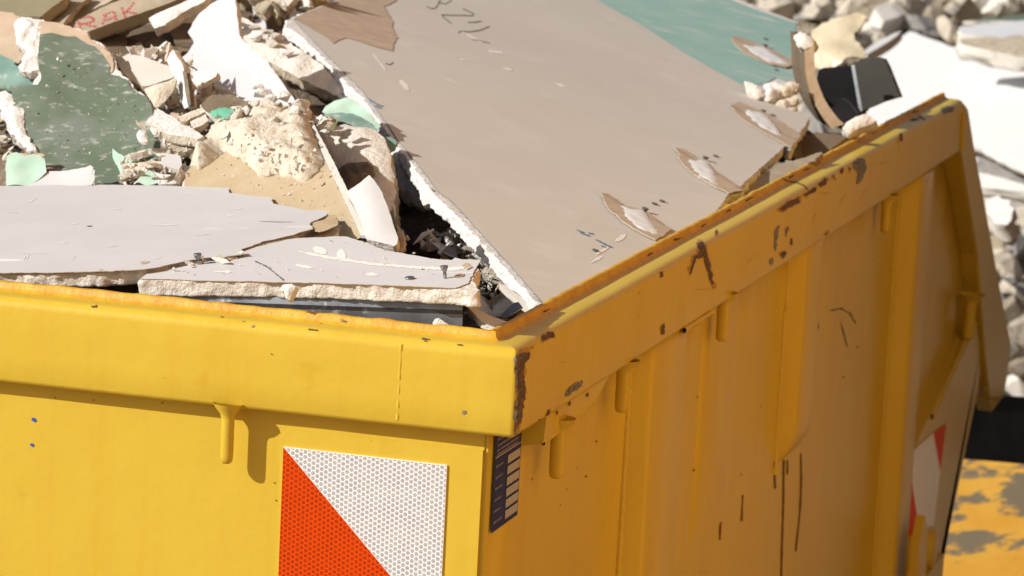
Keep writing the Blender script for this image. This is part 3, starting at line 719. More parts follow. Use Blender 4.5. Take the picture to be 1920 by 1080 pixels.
# ================================================================== THE LOAD
def unit(n): n = np.asarray(n, float); return n/np.linalg.norm(n)
GB = (atY(100, 511, 0.046), unit((-0.085, -0.06, 1)))          # grey board at the front
LB = (atY(521, 528, 0.052), unit((-0.075, -0.10, 1)))       # lower white board
BB = (np.array((-0.040, 0.30, -0.004)), unit((0.235, -0.008, 1)))  # large beige board
_e = on(612, 397, *GB)-on(345, 349, *GB); _n = np.cross(_e, np.array((0.10, 0.92, 0.36)))
KP = (on(480, 372, *GB)+np.array((0, 0.004, -0.006)), unit(_n*np.sign(_n[2])))   # kraft board
GP = (on(200, 345, *GB)+np.array((0, 0.02, -0.012)), unit((-0.14, -0.80, 1)))    # big green piece
CF = (on(345, 338, *GB)+np.array((0, 0.03, 0.0)), unit((0.0, -0.46, 1)))          # slope of small debris
def lift(pl, d): return (pl[0]+pl[1]*d, pl[1])
def piece(name, label, cat, outline, pl, thick, mats, step=0.01, jag=0.0015, side=0.0015, top=None, group=None, parent=None, **kw):
    m = slab(outline, pl[0], pl[1], thick, step, jag, side, top, **kw)
    o = m.build(name, mats, parent)
    if parent is None: tag(o, label, cat, group)
    elif label: tag(o, label)
    return o, m
def sheet_on(pl, outline, mat, parent, name, d=0.0007, thick=0.0004, step=0.012, jag=0.001, top=None, seed=None, label=None):
    m = slab(outline, pl[0]+pl[1]*d, pl[1], thick, step, jag, 0.0, top, rows=1, seed=seed)
    o = m.build(name, mat if isinstance(mat, list) else [mat, mat, mat], parent)
    if label: o['label'] = label
    return o
def root(name, pl, outline, label, cat, group=None):
    c = np.mean([on(x, y, *pl) for x, y in outline], 0); return thing(name, c-np.array((0, 0, 0.012)), label, cat, group)
def screw(px, py, pl, parent, stand=0.0, rr=0.0042, name='screw'):
    m = Mesh(); c = on(px, py, *pl)+pl[1]*stand; n = pl[1]; u = unit(np.cross(n, (0.3, 1, 0.1))); v = np.cross(n, u); N = 14
    if stand: n = unit(n+0.10*u-0.06*v)
    prof = [(0.0012, 0.0008), (0.0016, 0.0022), (0.0018, rr*0.92), (0.0014, rr), (-0.0002, rr*0.85), (-0.003, rr*0.42), (-0.004, rr*0.38)]
    if stand:
        for k in range(14): prof.append((-0.004-0.0018*k, rr*(0.5 if k % 2 else 0.33)))
    V = [tuple(c+n*h+q*(math.cos(2*math.pi*k/N)*u+math.sin(2*math.pi*k/N)*v)) for h, q in prof for k in range(N)]
    F = [(i*N+k, (i+1)*N+k, (i+1)*N+(k+1) % N, i*N+(k+1) % N) for i in range(len(prof)-1) for k in range(N)]+[tuple(range(N))]
    m.add(V, F, 0, True)
    o = m.build(name, ['screw'], parent); return o

# --- crushed filling under everything
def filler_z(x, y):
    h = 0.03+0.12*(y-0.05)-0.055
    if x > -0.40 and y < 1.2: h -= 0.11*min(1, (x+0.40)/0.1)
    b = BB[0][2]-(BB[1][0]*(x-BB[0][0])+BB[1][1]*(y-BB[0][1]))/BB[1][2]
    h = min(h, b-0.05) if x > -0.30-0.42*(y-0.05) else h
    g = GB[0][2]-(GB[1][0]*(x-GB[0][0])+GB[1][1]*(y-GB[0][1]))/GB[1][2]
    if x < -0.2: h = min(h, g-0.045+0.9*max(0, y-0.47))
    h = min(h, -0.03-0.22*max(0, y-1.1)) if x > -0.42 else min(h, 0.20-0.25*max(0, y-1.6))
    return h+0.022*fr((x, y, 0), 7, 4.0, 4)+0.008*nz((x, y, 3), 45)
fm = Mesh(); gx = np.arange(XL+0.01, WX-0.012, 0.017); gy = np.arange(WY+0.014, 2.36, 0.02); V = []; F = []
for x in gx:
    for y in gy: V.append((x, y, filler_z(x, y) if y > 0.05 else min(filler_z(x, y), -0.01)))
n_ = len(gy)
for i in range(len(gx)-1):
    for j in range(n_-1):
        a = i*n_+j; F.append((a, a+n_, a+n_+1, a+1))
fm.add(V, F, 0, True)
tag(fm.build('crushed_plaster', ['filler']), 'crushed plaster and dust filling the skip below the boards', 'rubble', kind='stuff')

# --- large beige board
bo = [(547,37),(600,12),(640,-4),(690,-34),(1010,-60),(1060,-32),(1120,0),(1200,45),(1285,98),(1385,152),(1489,206),(1505,207),(1519,216),(1512,232),(1498,248),(1484,278),(1473,271),(1460,284),(1389,348),(1393,357),(1366,363),(1347,390),(1326,405),(1257,443),(1228,459),(1130,510),(1022,570),(990,533),(959,497),(918,454),(880,412),(850,380),(823,360),(777,300),(743,257),(733,240),(683,173),(627,117),(580,70)]
core = [(534,50),(538,38),(547,35)]+bo[1:26]+[(1020,566),(1004,562),(980,534),(950,502),(930,478),(906,454),(872,418),(842,388),(814,364),(790,332),(768,300),(736,262),(728,246),(716,232),(700,206),(676,178),(648,150),(620,122),(590,92),(560,64)]
bt = root('plasterboard', BB, bo, 'largest beige plasterboard sheet lying on the right rim, paper torn around its screws', 'plasterboard')
BBc = lift(BB, -0.0008)
def board_wave(u, v, d): return 0.004*nz((u, v, 3), 2.4)+0.0006*nz((u, v, 8), 18)
m = slab(core, BBc[0], BBc[1], 0.0125, 0.02, 0.0028, 0.0034, lambda u, v, d: 0.004*nz((u, v, 3), 2.4)-0.0012*math.exp(-d/0.003), rows=9, seed=5)
m.build('gypsum_core', ['gypsum_white', 'gypsum_white', 'paper_grey'], bt)
# paper on the same frame of reference, so that the waves agree
mO, mE1, mE2, mN = m.O, m.e1, m.e2, m.n
def drape(mm, lift_fn=None):
    out = []
    for p in mm.V:
        q = np.array(p)-mO; u, v = q@mE1, q@mE2
        h = 0.004*nz((u, v, 3), 2.4)+(lift_fn(p) if lift_fn else 0)
        out.append(tuple(np.array(p)+mN*h))
    mm.V = out; return mm
mm = drape(slab(bo, BB[0], BB[1], 0.0006, 0.02, 0.0007, 0.0, None, rows=1, seed=6)); 
paper_m = mm; pb = mm.bvh()
INK = []
for pts, w in [([(831,33),(828,28),(845,29),(870,29),(885,30),(888,26),(868,17)],1.5),([(831,33),(838,38),(846,45)],1.5),([(877,42),(890,42),(902,40)],1.5),([(859,62),(862,59),(880,60),(900,57),(917,50)],1.5),([(884,74),(900,77),(918,81)],1.0),
               ([(800,12),(806,16),(815,16),(822,8),(826,-3)],1.3),([(820,4),(835,8),(847,0)],1.2),([(723,119),(731,122),(737,117)],1.6)]:
    P_ = np.array(pts, float); t = np.linspace(0, 1, 4*len(P_)); tt = np.linspace(0, 1, len(P_)); q = np.c_[np.interp(t, tt, P_[:, 0]), np.interp(t, tt, P_[:, 1])]
    decal(mm, stroke(q, w), pb, 1, 0.0004, 4)
for (x, y, l, a) in [(691,186,5,.5),(697,190,6,.4),(704,194,6,.5),(712,198,6,.2),(695,195,4,.6),(703,199,5,.3),(711,202,4,.2),(1088,434,8,.35),(1097,440,9,.3),(1108,438,5,.2),(1122,452,6,.4),(1130,456,6,.4),(1138,460,7,.3),(1132,463,5,.3),(1144,463,5,.3)]:
    decal(mm, stroke([(x-l*math.cos(a), y-l*math.sin(a)), (x+l*0.2, y+l*0.1), (x+l*math.cos(a), y+l*math.sin(a))], 1.8), pb, 2, 0.0004, 3, 0.5)
for (x, y, rx, ry, a) in [(930,98,15,3,.2),(950,130,9,2,.15),(758,160,12,5,.9),(1163,447,12,4,-.5),(1130,470,14,3,-.5),(1118,487,14,3,-.5),(885,70,22,1.6,.5),(712,118,24,1.4,.9),(1050,160,10,2,.4),(870,112,10,1.6,.1)]:
    decal(mm, blob(x, y, rx, ry, a, 14), pb, 3, 0.0003, 4, 2.0, int(x))
mm.build('paper_face', ['paper_beige', 'pencil', 'blueprint', 'chalk'], bt)
kp = [(552,38),(575,25),(610,13),(632,2),(650,-8),(690,-32),(740,-36),(744,-2),(733,6),(720,12),(727,24),(738,43),(735,53),(740,63),(745,73),(738,84),(736,98),(715,93),(693,87),(672,79),(650,73),(640,75),(625,83),(612,71),(597,63),(575,50)]
k1 = drape(slab(kp, BB[0]+BB[1]*0.0006, BB[1], 0.0005, 0.012, 0.0016, 0.0, None, rows=1, seed=7))
k1.build('torn_patch', ['kraft_dull', 'pencil', 'kraft_dull'], bt)
FL = [([(1128,365),(1139,363),(1155,371),(1171,381),(1188,385),(1204,389),(1216,394),(1228,403),(1245,416),(1261,428),(1246,440),(1229,450),(1204,438),(1179,422),(1166,412),(1155,401),(1145,396),(1137,386)],
       [(1159,381),(1172,383),(1185,388),(1208,391),(1218,405),(1232,424),(1240,440),(1222,437),(1204,430),(1190,423),(1178,414),(1168,400)], (1209,394)),
      ([(1267,279),(1281,279),(1296,287),(1310,296),(1330,307),(1346,320),(1362,331),(1377,341),(1392,350),(1392,357),(1367,362),(1346,352),(1326,341),(1308,330),(1293,320),(1282,309),(1273,295)],
       [(1285,294),(1298,298),(1312,298),(1326,301),(1338,318),(1347,333),(1351,349),(1336,344),(1320,334),(1306,326),(1294,312)], (1322,299)),
      ([(1369,198),(1377,191),(1388,190),(1404,197),(1420,204),(1445,214),(1468,226),(1486,238),(1503,251),(1494,264),(1484,276),(1462,263),(1440,251),(1418,238),(1399,226),(1384,215)],
       [(1393,198),(1404,201),(1418,205),(1432,208),(1446,222),(1462,240),(1470,256),(1448,247),(1424,235),(1410,222),(1402,212)], (1431,209))]
def on_wave(x, y, d):
    p = on(x, y, *BB); q = p-mO
    return (p+mN*(0.004*nz((q@mE1, q@mE2, 3), 2.4)+d), mN)
def screw_at(pl, parent, rr):
    m = Mesh(); c, n = pl; u = unit(np.cross(n, (0.3, 1, 0.1))); v = np.cross(n, u); N = 14
    prof = [(0.0002, 0.0008), (0.0007, 0.0016), (0.0009, rr*0.9), (0.0004, rr), (-0.002, rr*0.6)]
    V = [tuple(c+n*h+q*(math.cos(2*math.pi*k/N)*u+math.sin(2*math.pi*k/N)*v)) for h, q in prof for k in range(N)]
    F = [(i*N+k, (i+1)*N+k, (i+1)*N+(k+1) % N, i*N+(k+1) % N) for i in range(len(prof)-1) for k in range(N)]+[tuple(range(N))]
    m.add(V, F, 0, True); return m.build('screw', ['hole'], parent)
def flap_set(FLS, ref, parent, dr=None):
    for k, (ko, wo, h) in enumerate(FLS):
        A = on(*ko[0], *ref); Bp = on(*ko[9], *ref); axis = unit(Bp-A); sd_ = np.cross(ref[1], axis)
        def liftf(p, A=A, sd_=sd_, axis=axis):
            q = np.array(p)-A; s = q@sd_; t = q@axis
            return 0.0022*min(1.0, max(0.0, 1-t/0.03))+(0.0014 if s < 0 else 0.0)
        f1 = slab(ko, ref[0]+ref[1]*0.0010, ref[1], 0.0009, 0.006, 0.0016+0.0004*k, 0.0, None, rows=2, seed=40+k)
        f2 = slab(wo, ref[0]+ref[1]*0.0018, ref[1], 0.0010, 0.005, 0.0020, 0.0, lambda u, v, d: 0.0012*min(1, d/0.004)+0.0010*fr((u, v, 1), 90, 1, 3)*min(1, d/0.003), rows=2, seed=50+k)
        if dr: drape(f1, liftf); drape(f2)
        else:
            f1.V = [tuple(np.array(p)+ref[1]*liftf(p)) for p in f1.V]
        o = f1.build('torn_flap', ['kraft_pale', 'kraft_dull', 'pencil'], parent)
        o2 = f2.build('bared_gypsum', ['frame', 'gypsum_white', 'gypsum_white'], o)
        if dr: screw_at(on_wave(h[0], h[1], 0.0036), o, 0.0040)
        else: screw_at((on(*h, *ref)+ref[1]*0.0036, ref[1]), o, 0.0040)
flap_set(FL, BB, bt, True)
for x, y in [(1242,375),(1342,292),(1450,214),(1116,471),(1228,380)]: screw_at(on_wave(x, y, 0.0008), bt, 0.0034)

# --- teal board
TB = (on(1440, 155, *BB)-BB[1]*0.006, unit((0.20, -0.05, 1)))
to = [(1080,-30),(1350,-12),(1385,6),(1423,20),(1473,37),(1495,43),(1492,60),(1497,72),(1491,95),(1496,112),(1491,130),(1495,152),(1470,150),(1455,146),(1432,158),(1408,158),(1385,170),(1300,136),(1200,84),(1100,36)]
tt_ = root('plasterboard', TB, to, 'teal moisture resistant plasterboard behind the beige sheet, with one torn screw patch', 'plasterboard')
piece('gypsum_core', None, None, [(1080,-34),(1352,-14),(1497,42),(1499,80),(1494,120),(1503,160),(1475,166),(1440,164),(1385,176),(1300,142),(1190,90)], lift(TB, -0.0008), 0.0125, ['gypsum_white', 'gypsum', 'paper_grey'], 0.02, 0.003, 0.003, parent=tt_, rows=5)
sheet_on(TB, to, 'paper_teal', tt_, 'paper_face', 0.0, 0.0006, 0.02, 0.0016)
flap_set([([(1368,72),(1380,71),(1395,74),(1415,80),(1437,87),(1455,96),(1473,107),(1488,110),(1503,113),(1504,122),(1496,127),(1485,124),(1473,128),(1448,123),(1423,114),(1405,105),(1390,97),(1378,85)],
           [(1387,83),(1402,86),(1416,86),(1433,88),(1450,100),(1468,112),(1484,123),(1462,121),(1440,117),(1420,108),(1405,98)], (1434,89))], TB, tt_)
screw_at((on(1435, 74, *TB)+TB[1]*0.0008, TB[1]), tt_, 0.0036); screw_at((on(1455, 132, *TB)+TB[1]*0.0008, TB[1]), tt_, 0.003)
# its broken front edge
BE = (on(1440, 190, *BB)+BB[1]*0.006, unit((0.1, -0.9, 0.8)))
def lumpy(h, k, s=40, a=0.004):
    return lambda u, v, d: h*(1-math.exp(-d/k))+a*min(1, d/0.006)*fr((u, v, h*50), s, 2.0, 4)
for k, (p, mt_, h) in enumerate([([(1395,152),(1420,158),(1436,168),(1432,182),(1420,186),(1400,170)], 'gypsum', .006), ([(1432,160),(1455,152),(1470,160),(1462,176),(1440,190),(1430,182)], 'gypsum_white', .008),
                         ([(1462,160),(1485,152),(1498,158),(1494,172),(1478,180),(1458,188),(1450,180)], 'gypsum_cream', .009), ([(1450,186),(1475,180),(1496,176),(1492,196),(1470,206),(1448,200)], 'gypsum_cream', .008), ([(1455,205),(1480,196),(1493,198),(1488,212),(1470,214)], 'gypsum', .006)]):
    piece('gypsum_lump', ['flat pale lump at the left end of the teal board\'s broken lower edge', 'whitest lump hanging under the teal board\'s broken edge', 'cream crumpled lump under the teal board\'s lower right corner', 'cream lump wedged between the teal board\'s corner and the beige sheet', 'small pale lump beside the beige sheet\'s torn far corner'][k], 'gypsum lump', p, (BE[0]+np.array((0, 0.006*k, 0)), BE[1]), 0.012, [mt_]*3, 0.004, 0.0030, 0.003, lumpy(h*0.6, 0.004, 80, 0.006))

# --- grey board at the front left
go = [(-60,511),(-60,352),(0,349),(49,349),(120,345),(230,345),(350,348),(429,352),(433,361),(471,367),(508,371),(513,382),(549,390),(577,397),(598,395),(612,397),(616,402),(608,407),(580,421),(588,430),(566,435),(549,441),(520,448),(493,453),(470,462),(452,467),(466,475),(444,478),(422,481),(387,483),(360,487),(334,492),(300,500),(271,504),(176,508),(90,510),(0,511)]
gt = root('plasterboard', GB, go, 'grey plasterboard fragment with a pointed torn right end resting on the front rim', 'plasterboard')
def curl(u, v, d): return 0.0012*nz((u, v, 5), 6)
gm_ = slab(go, GB[0], GB[1], 0.0007, 0.014, 0.0016, 0.0, curl, rows=1, seed=11); gb_ = gm_.bvh()
for (x, y, l, a, w, mt_) in [(312,422,26,0.0,1.6,3),(60,475,30,0.03,1.2,3),(52,482,7,-1.1,1.6,3),(46,484,6,-1.1,1.4,3),(138,484,6,-1.0,1.6,3),(60,376,10,-.5,1.8,3),(446,392,9,-.1,1.6,3),(140,420,7,-.1,1.2,3),(220,392,9,.1,1.0,3),(295,484,9,-.2,1.6,3),(520,416,34,0.02,0.9,4),(430,404,6,.2,1.4,3),(120,455,8,0,1.4,3),(168,424,5,-.05,2.4,4),(380,440,14,-.1,1.0,3),(24,398,12,.1,1.0,3),(210,462,10,-.2,1.0,3)]:
    decal(gm_, stroke([(x-l*math.cos(a), y-l*math.sin(a)), (x, y+0.6), (x+l*math.cos(a), y+l*math.sin(a))], [w*0.4, w, w*0.3]), gb_, mt_, 0.0003, 4)
for (x, y, rx, ry, a) in [(272,492,9,2.5,-.1),(372,482,10,3,-.15),(190,506,6,1.5,0)]: decal(gm_, blob(x, y, rx, ry, a), gb_, 1, 0.0003, 4, 1.5, int(x))
gm_.build('paper_face', ['paper_grey', 'kraft_dull', 'kraft_dull', 'chalk', 'pencil'], gt)
gc = [(-62,513),(-62,354),(120,349),(350,352),(440,362),(540,392),(590,402),(575,425),(520,449),(470,462),(430,478),(340,491),(271,503),(176,509),(90,511),(0,512)]
piece('gypsum_core', None, None, gc, lift(GB, -0.0010), 0.0125, ['gypsum', 'gypsum', 'paper_grey'], 0.014, 0.0028, 0.0028, lambda u, v, d: curl(u, v, d)-0.001*math.exp(-d/0.005), parent=gt, rows=6)
# loosened layer under the torn lower edge
piece('torn_layer', None, None, [(266,506),(300,503),(340,495),(390,487),(440,483),(468,476),(500,460),(560,442),(600,424),(634,414),(640,424),(628,440),(560,449),(500,466),(460,490),(400,494),(330,504),(290,516)], lift(GB, -0.0085), 0.004, ['gypsum', 'gypsum', 'gypsum'], 0.007, 0.003, 0.002, lambda u, v, d: 0.0016*fr((u, v, 1), 60, 1, 3), parent=gt)
sheet_on(GB, [(582,421),(596,412),(612,404),(628,405),(634,413),(633,424),(616,430),(600,434),(588,431)], ['kraft', 'kraft_dull', 'kraft_dull'], gt, 'curled_corner', -0.001, 0.0006, 0.006, 0.001, lambda u, v, d: 0.003*nz((u, v, 1), 40))
bvh_g = None
# scraps of white paper behind its left end
piece('paper_scrap', 'pale torn paper scrap standing behind the left end of the grey board', 'paper scrap', [(48,349),(60,340),(78,328),(92,319),(112,319),(135,317),(160,315),(170,311),(175,316),(174,330),(177,344),(172,350),(110,352)], (on(110, 349, *GB)+np.array((0, 0.006, -0.002)), unit((-0.1, -0.7, 1))), 0.0012, ['paper_grey', 'gypsum', 'gypsum'], 0.006, 0.0012, 0.0005, lambda u, v, d: 0.004*nz((u, v, 2), 18))
SC = lift(GB, 0.0)
screw(372, 496, (on(372, 508, *LB), LB[1]), gt, 0.008, 0.0036)

# --- lower white board with the metal stud under it
lo = [(262,523),(275,514),(300,508),(330,500),(380,492),(440,478),(480,463),(539,449),(570,446),(629,443),(652,444),(680,453),(698,464),(722,469),(759,476),(807,485),(828,488),(845,491),(853,483),(865,486),(884,487),(902,487),(899,493),(895,499),(888,510),(884,519),(880,530),(854,540),(760,536),(640,531),(521,528),(400,526)]
lt = root('plasterboard', LB, lo, 'pale plasterboard strip with straight cut edge above the metal stud at the front rim', 'plasterboard')
lm_ = slab(lo, LB[0], LB[1], 0.0006, 0.014, 0.0014, 0.0, lambda u, v, d: 0.0006*nz((u, v, 5), 9), rows=1, seed=13); lb_ = lm_.bvh()
decal(lm_, stroke([(560,472),(620,484),(700,496),(780,502),(850,505),(880,500)], [3, 5, 4, 5, 6, 3]), lb_, 3, 0.0003, 4, 1.5, 3)
decal(lm_, stroke([(478,490),(500,500),(515,512),(532,526)], [1.5, 2, 1.5, 2.5]), lb_, 4, 0.0003, 4, 0.8, 4)
for (x, y, rx, ry, a) in [(600,470,14,6,.3),(640,478,8,10,0),(570,500,16,2,.2),(700,515,14,2,.1),(420,510,18,2,0)]: decal(lm_, blob(x, y, rx, ry, a), lb_, 3, 0.0003, 4, 2.0, int(x))
lm_.build('paper_face', ['paper_grey', 'kraft_dull', 'kraft_dull', 'chalk', 'pencil'], lt)
lc = [(258,526),(275,514),(330,500),(440,478),(539,449),(652,444),(722,469),(807,485),(884,490),(898,506),(886,524),(898,545),(878,546),(856,542),(760,537),(640,532),(521,529),(400,527)]
piece('gypsum_core', None, None, lc, lift(LB, -0.0010), 0.0135, ['gypsum', 'gypsum', 'paper_grey'], 0.010, 0.0016, 0.0020, None, parent=lt, rows=7)
screw(768, 523, lift(LB, 0.0002), lt, 0.0, 0.0042)
screw(834, 522, LB, lt, 0.009, 0.0036)
for p in ([(866,498),(872,492),(880,493),(884,500),(876,505)], [(853,515),(862,512),(872,513),(868,518),(856,519)]):
    sheet_on(LB, p, ['kraft_dull', 'kraft_dull', 'kraft_dull'], lt, 'torn_hole', 0.001, 0.0004, 0.004, 0.0008)
piece('gypsum_lump', 'small white gypsum crumb hanging off the cut edge of the pale board at the front', 'gypsum lump', [(530,534),(548,530),(556,536),(552,546),(543,562),(536,560),(533,546),(526,545)], (on(540, 545, *LB)+np.array((0, -0.004, 0)), unit((-0.1, -1, 0.5))), 0.006, ['gypsum_white']*3, 0.003, 0.0012, 0.001, lumpy(0.004, 0.003, 90, 0.002))
sm = Mesh()
Ys = 0.058
A = on(380, 560, *LB); B_ = on(868, 566, *LB)
a = atY(300, 549, Ys); b = atY(868, 568, Ys)
dn = np.array((0, 0, -0.062)); bk_ = np.array((0.0, 0.052, 0.004)); lp = np.array((0, 0.0015, -0.008))
q = [a, b, b+dn, a+dn, a+bk_, b+bk_, a+lp, b+lp]
up = np.array((0, 0, -0.0005)); 
V = [a, b, a+(0,-0.0012,-0.006), b+(0,-0.0012,-0.006), a+(0,0.0008,-0.010), b+(0,0.0008,-0.010), a+(0,0.0008,-0.060), b+(0,0.0008,-0.060), a+bk_, b+bk_]
F = [(2,3,1,0),(4,5,3,2),(6,7,5,4),(0,1,9,8)]
nV = len(V); V = V+[np.array(v)+np.array((0.0, 0.0012, -0.0012)) for v in V]; F = F+[tuple(i+nV for i in f[::-1]) for f in F]
F += [(1,3,3+nV,1+nV),(3,5,5+nV,3+nV),(5,7,7+nV,5+nV),(1,1+nV,9+nV,9)]
sm.add(V, F, 0, False)
tag(sm.build('metal_stud', ['steel']), 'galvanised metal stud lying along the front rim under the pale board', 'metal stud')
piece('gypsum_lump', 'small pale crumb against the metal stud just above the front rim', 'gypsum lump', [(811,606),(816,598),(823,596),(832,602),(842,609),(838,616),(815,614)], (atY(825, 606, 0.045), unit((0, -1, 0.5))), 0.006, ['gypsum']*3, 0.003, 0.001, 0.001, lumpy(0.003, 0.003, 90, 0.0015))

# --- kraft faced piece with the plaster lump on it
ko = [(346,322),(357,314),(385,296),(415,284),(470,262),(530,245),(584,238),(612,285),(640,335),(668,390),(690,440),(660,452),(600,440),(500,420),(345,352)]
kt = root('plasterboard', KP, ko, 'tan kraft paper faced board piece under the big plaster lump', 'plasterboard')
piece('gypsum_core', None, None, [(343,306),(352,312),(415,284),(584,237),(692,442),(600,446),(342,356)], lift(KP, -0.0008), 0.0125, ['gypsum_white', 'gypsum_white', 'paper_grey'], 0.010, 0.0014, 0.0015, parent=kt)
sheet_on(KP, ko, ['kraft', 'kraft_dull', 'kraft_dull'], kt, 'paper_face', 0.0, 0.0006, 0.012, 0.0008)
piece('edge_strip', None, None, [(583,233),(590,234),(640,332),(668,388),(690,436),(688,442),(676,441),(660,404),(634,350),(606,292)], lift(KP, 0.004), 0.0035, ['paper_beige', 'paper_grey', 'paper_grey'], 0.008, 0.0005, 0.0, parent=kt)
LU = lift(KP, 0.002)
lu = [(357,309),(363,296),(376,282),(396,266),(411,256),(430,250),(444,246),(458,239),(470,228),(481,216),(493,201),(512,197),(528,202),(540,214),(551,224),(566,222),(580,229),(590,250),(602,278),(607,292),(604,306),(592,322),(578,333),(563,337),(546,331),(530,329),(512,325),(500,331),(489,329),(474,316),(462,306),(448,294),(432,284),(416,282),(404,294),(392,306),(374,315)]
piece('plaster_lump', 'big crumbly cream plaster lump lying on the tan board piece', 'plaster lump', lu, LU, 0.006, ['gypsum_cream']*3, 0.0045, 0.0025, 0.002,
      lambda u, v, d: 0.021*(1-math.exp(-d/0.010))+min(1, d/0.006)*(0.011*fr((u, v, 2), 26, 3.0, 3)+0.004*fr((u, v, 6), 85, 1.0, 3)-0.004*abs(nz((u, v, 3), 48))))
for k, (x, y, s) in enumerate([(486,228,.010),(505,206,.012),(470,238,.009),(540,212,.010),(452,250,.008),(520,216,.009),(562,236,.009),(496,190,.010),(574,226,.011)]):
    V, F = shard(np.array((1.2, .9, .7))*s, np.random.default_rng(60+k), 12); c = on(x, y, *LU)+LU[1]*0.018
    tag(link('plaster_crumb', V+c, F, 'gypsum_white' if k % 2 else 'gypsum', smooth=False), 'white plaster crumb along the top of the big cream lump', 'plaster crumb', 'plaster crumbs on the big lump')
# block of plaster to the right of the lump
PB = (on(735, 430, *KP)+np.array((0, 0.185, -0.055)), unit((-0.14, -0.64, 1)))
po = [(586,243),(600,238),(629,236),(645,232),(662,236),(690,238),(707,244),(720,258),(730,278),(736,305),(739,335),(742,368),(741,395),(743,430),(738,448),(700,430),(650,350),(620,300),(600,268)]
piece('plaster_slab', 'broken pale plaster slab with rounded right edge beside the big cream lump', 'plaster slab', po, PB, 0.016, ['gypsum', 'gypsum_tan', 'paper_tealdark'], 0.006, 0.0022, 0.003,
      lambda u, v, d: 0.010*(1-math.exp(-d/0.012))+min(1, d/0.008)*(0.004*fr((u, v, 2), 26, 5.0, 3)+0.0012*fr((u, v, 6), 90, 1.0, 3)))
piece('paint_flake', 'dark brown grooved paint layer on the pale plaster slab right of the lump', 'paint flake', [(629,322),(640,312),(652,305),(672,304),(693,303),(699,312),(702,322),(694,330),(686,334),(668,345),(654,356),(642,352)], lift(PB, 0.013), 0.004, ['darkpaint']*3, 0.005, 0.0015, 0.001, lambda u, v, d: 0.0022*math.sin((u*0.8+v*0.3)*700)*min(1, d/0.006)+0.003*min(1, d/0.008))
OF = (on(690, 446, *KP)+np.array((0.0, 0.006, 0.0)), unit((-0.10, -0.75, 1)))
piece('board_offcut', 'smooth pale curved board offcut with a green back leaning on the plaster slab', 'board offcut', [(650,360),(662,352),(676,342),(692,328),(700,336),(712,352),(722,375),(730,399),(738,422),(746,446),(744,458),(738,462),(712,455),(687,448),(672,404),(660,378)], lift(OF, 0.012), 0.010, ['paper_grey', 'gypsum', 'paper_tealdark'], 0.008, 0.0007, 0.0008, lambda u, v, d: 0.006*(1-math.exp(-d/0.02)))
piece('green_scrap', 'torn dark green board paper showing along the right side of the pale offcut', 'paper scrap', [(735,385),(742,400),(746,420),(755,432),(757,450),(750,466),(735,470),(715,464),(690,452),(720,440)], lift(OF, -0.004), 0.004, ['paper_tealdark', 'paper_tealdark', 'paper_tealdark'], 0.006, 0.003, 0.001)
piece('board_edge', 'crumbly tan broken edge beneath the green paper right of the pale offcut', 'board edge', [(742,420),(752,428),(759,440),(756,462),(748,470),(740,468),(748,450)], lift(OF, 0.001), 0.006, ['gypsum_tan']*3, 0.004, 0.002, 0.001)
MI = (on(668, 232, *PB)+np.array((0, 0.05, -0.008)), unit((-0.15, -0.55, 1)))
mt2 = root('green_paper', MI, [(604,212),(714,239)], 'crumpled pale mint green paper above the plaster slab next to the beige sheet', 'paper scrap')
sheet_on(MI, [(604,212),(612,200),(629,188),(645,185),(662,187),(676,194),(687,204),(700,220),(714,238),(710,246),(706,249),(696,240),(684,232),(668,226),(648,226),(629,224)], ['paper_mint', 'paper_mint', 'paper_mint'], mt2, 'upper_fold', 0.004, 0.0008, 0.005, 0.0012, lambda u, v, d: 0.006*nz((u, v, 4), 30)+0.003*nz((u, v, 1), 75))
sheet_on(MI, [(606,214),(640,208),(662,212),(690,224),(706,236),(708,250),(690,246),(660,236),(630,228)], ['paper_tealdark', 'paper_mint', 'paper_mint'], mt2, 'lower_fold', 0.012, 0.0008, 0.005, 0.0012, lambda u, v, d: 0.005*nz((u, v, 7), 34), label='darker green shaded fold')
piece('green_scrap', 'small dark green paper scrap squeezed under the left edge of the beige sheet', 'paper scrap', [(716,256),(732,256),(742,264),(740,278),(730,284),(722,276)], (on(728, 268, *PB)+np.array((0, 0.02, 0)), unit((0, -0.8, 0.9))), 0.003, ['paper_tealdark']*3, 0.005, 0.0015, 0.001)
# broken gypsum hanging off the beige sheet's left edge
for k, (p, h, dY, lab) in enumerate([([(742,268),(758,276),(772,292),(790,318),(806,346),(800,360),(796,382),(788,388),(778,384),(770,376),(760,380),(748,368),(738,340),(734,312),(737,290)], 0.014, 0.0, 'white crumbling gypsum block hanging under the left edge of the beige sheet'),
                         ([(786,352),(804,350),(822,368),(818,384),(804,380),(794,384),(786,372)], 0.006, 0.01, 'small gypsum lump below the crumbling block at the beige sheet\'s left edge')]):
    pl_ = (on(p[0][0], p[0][1], *BB)+BB[1]*(-0.010)+np.array((0, dY, 0)), unit((-0.35, -0.8, 0.55)))
    piece('gypsum_lump', lab, 'gypsum lump', p, pl_, 0.01, ['gypsum_white']*3, 0.0045, 0.0025, 0.002, lumpy(h, 0.008, 42, 0.005))
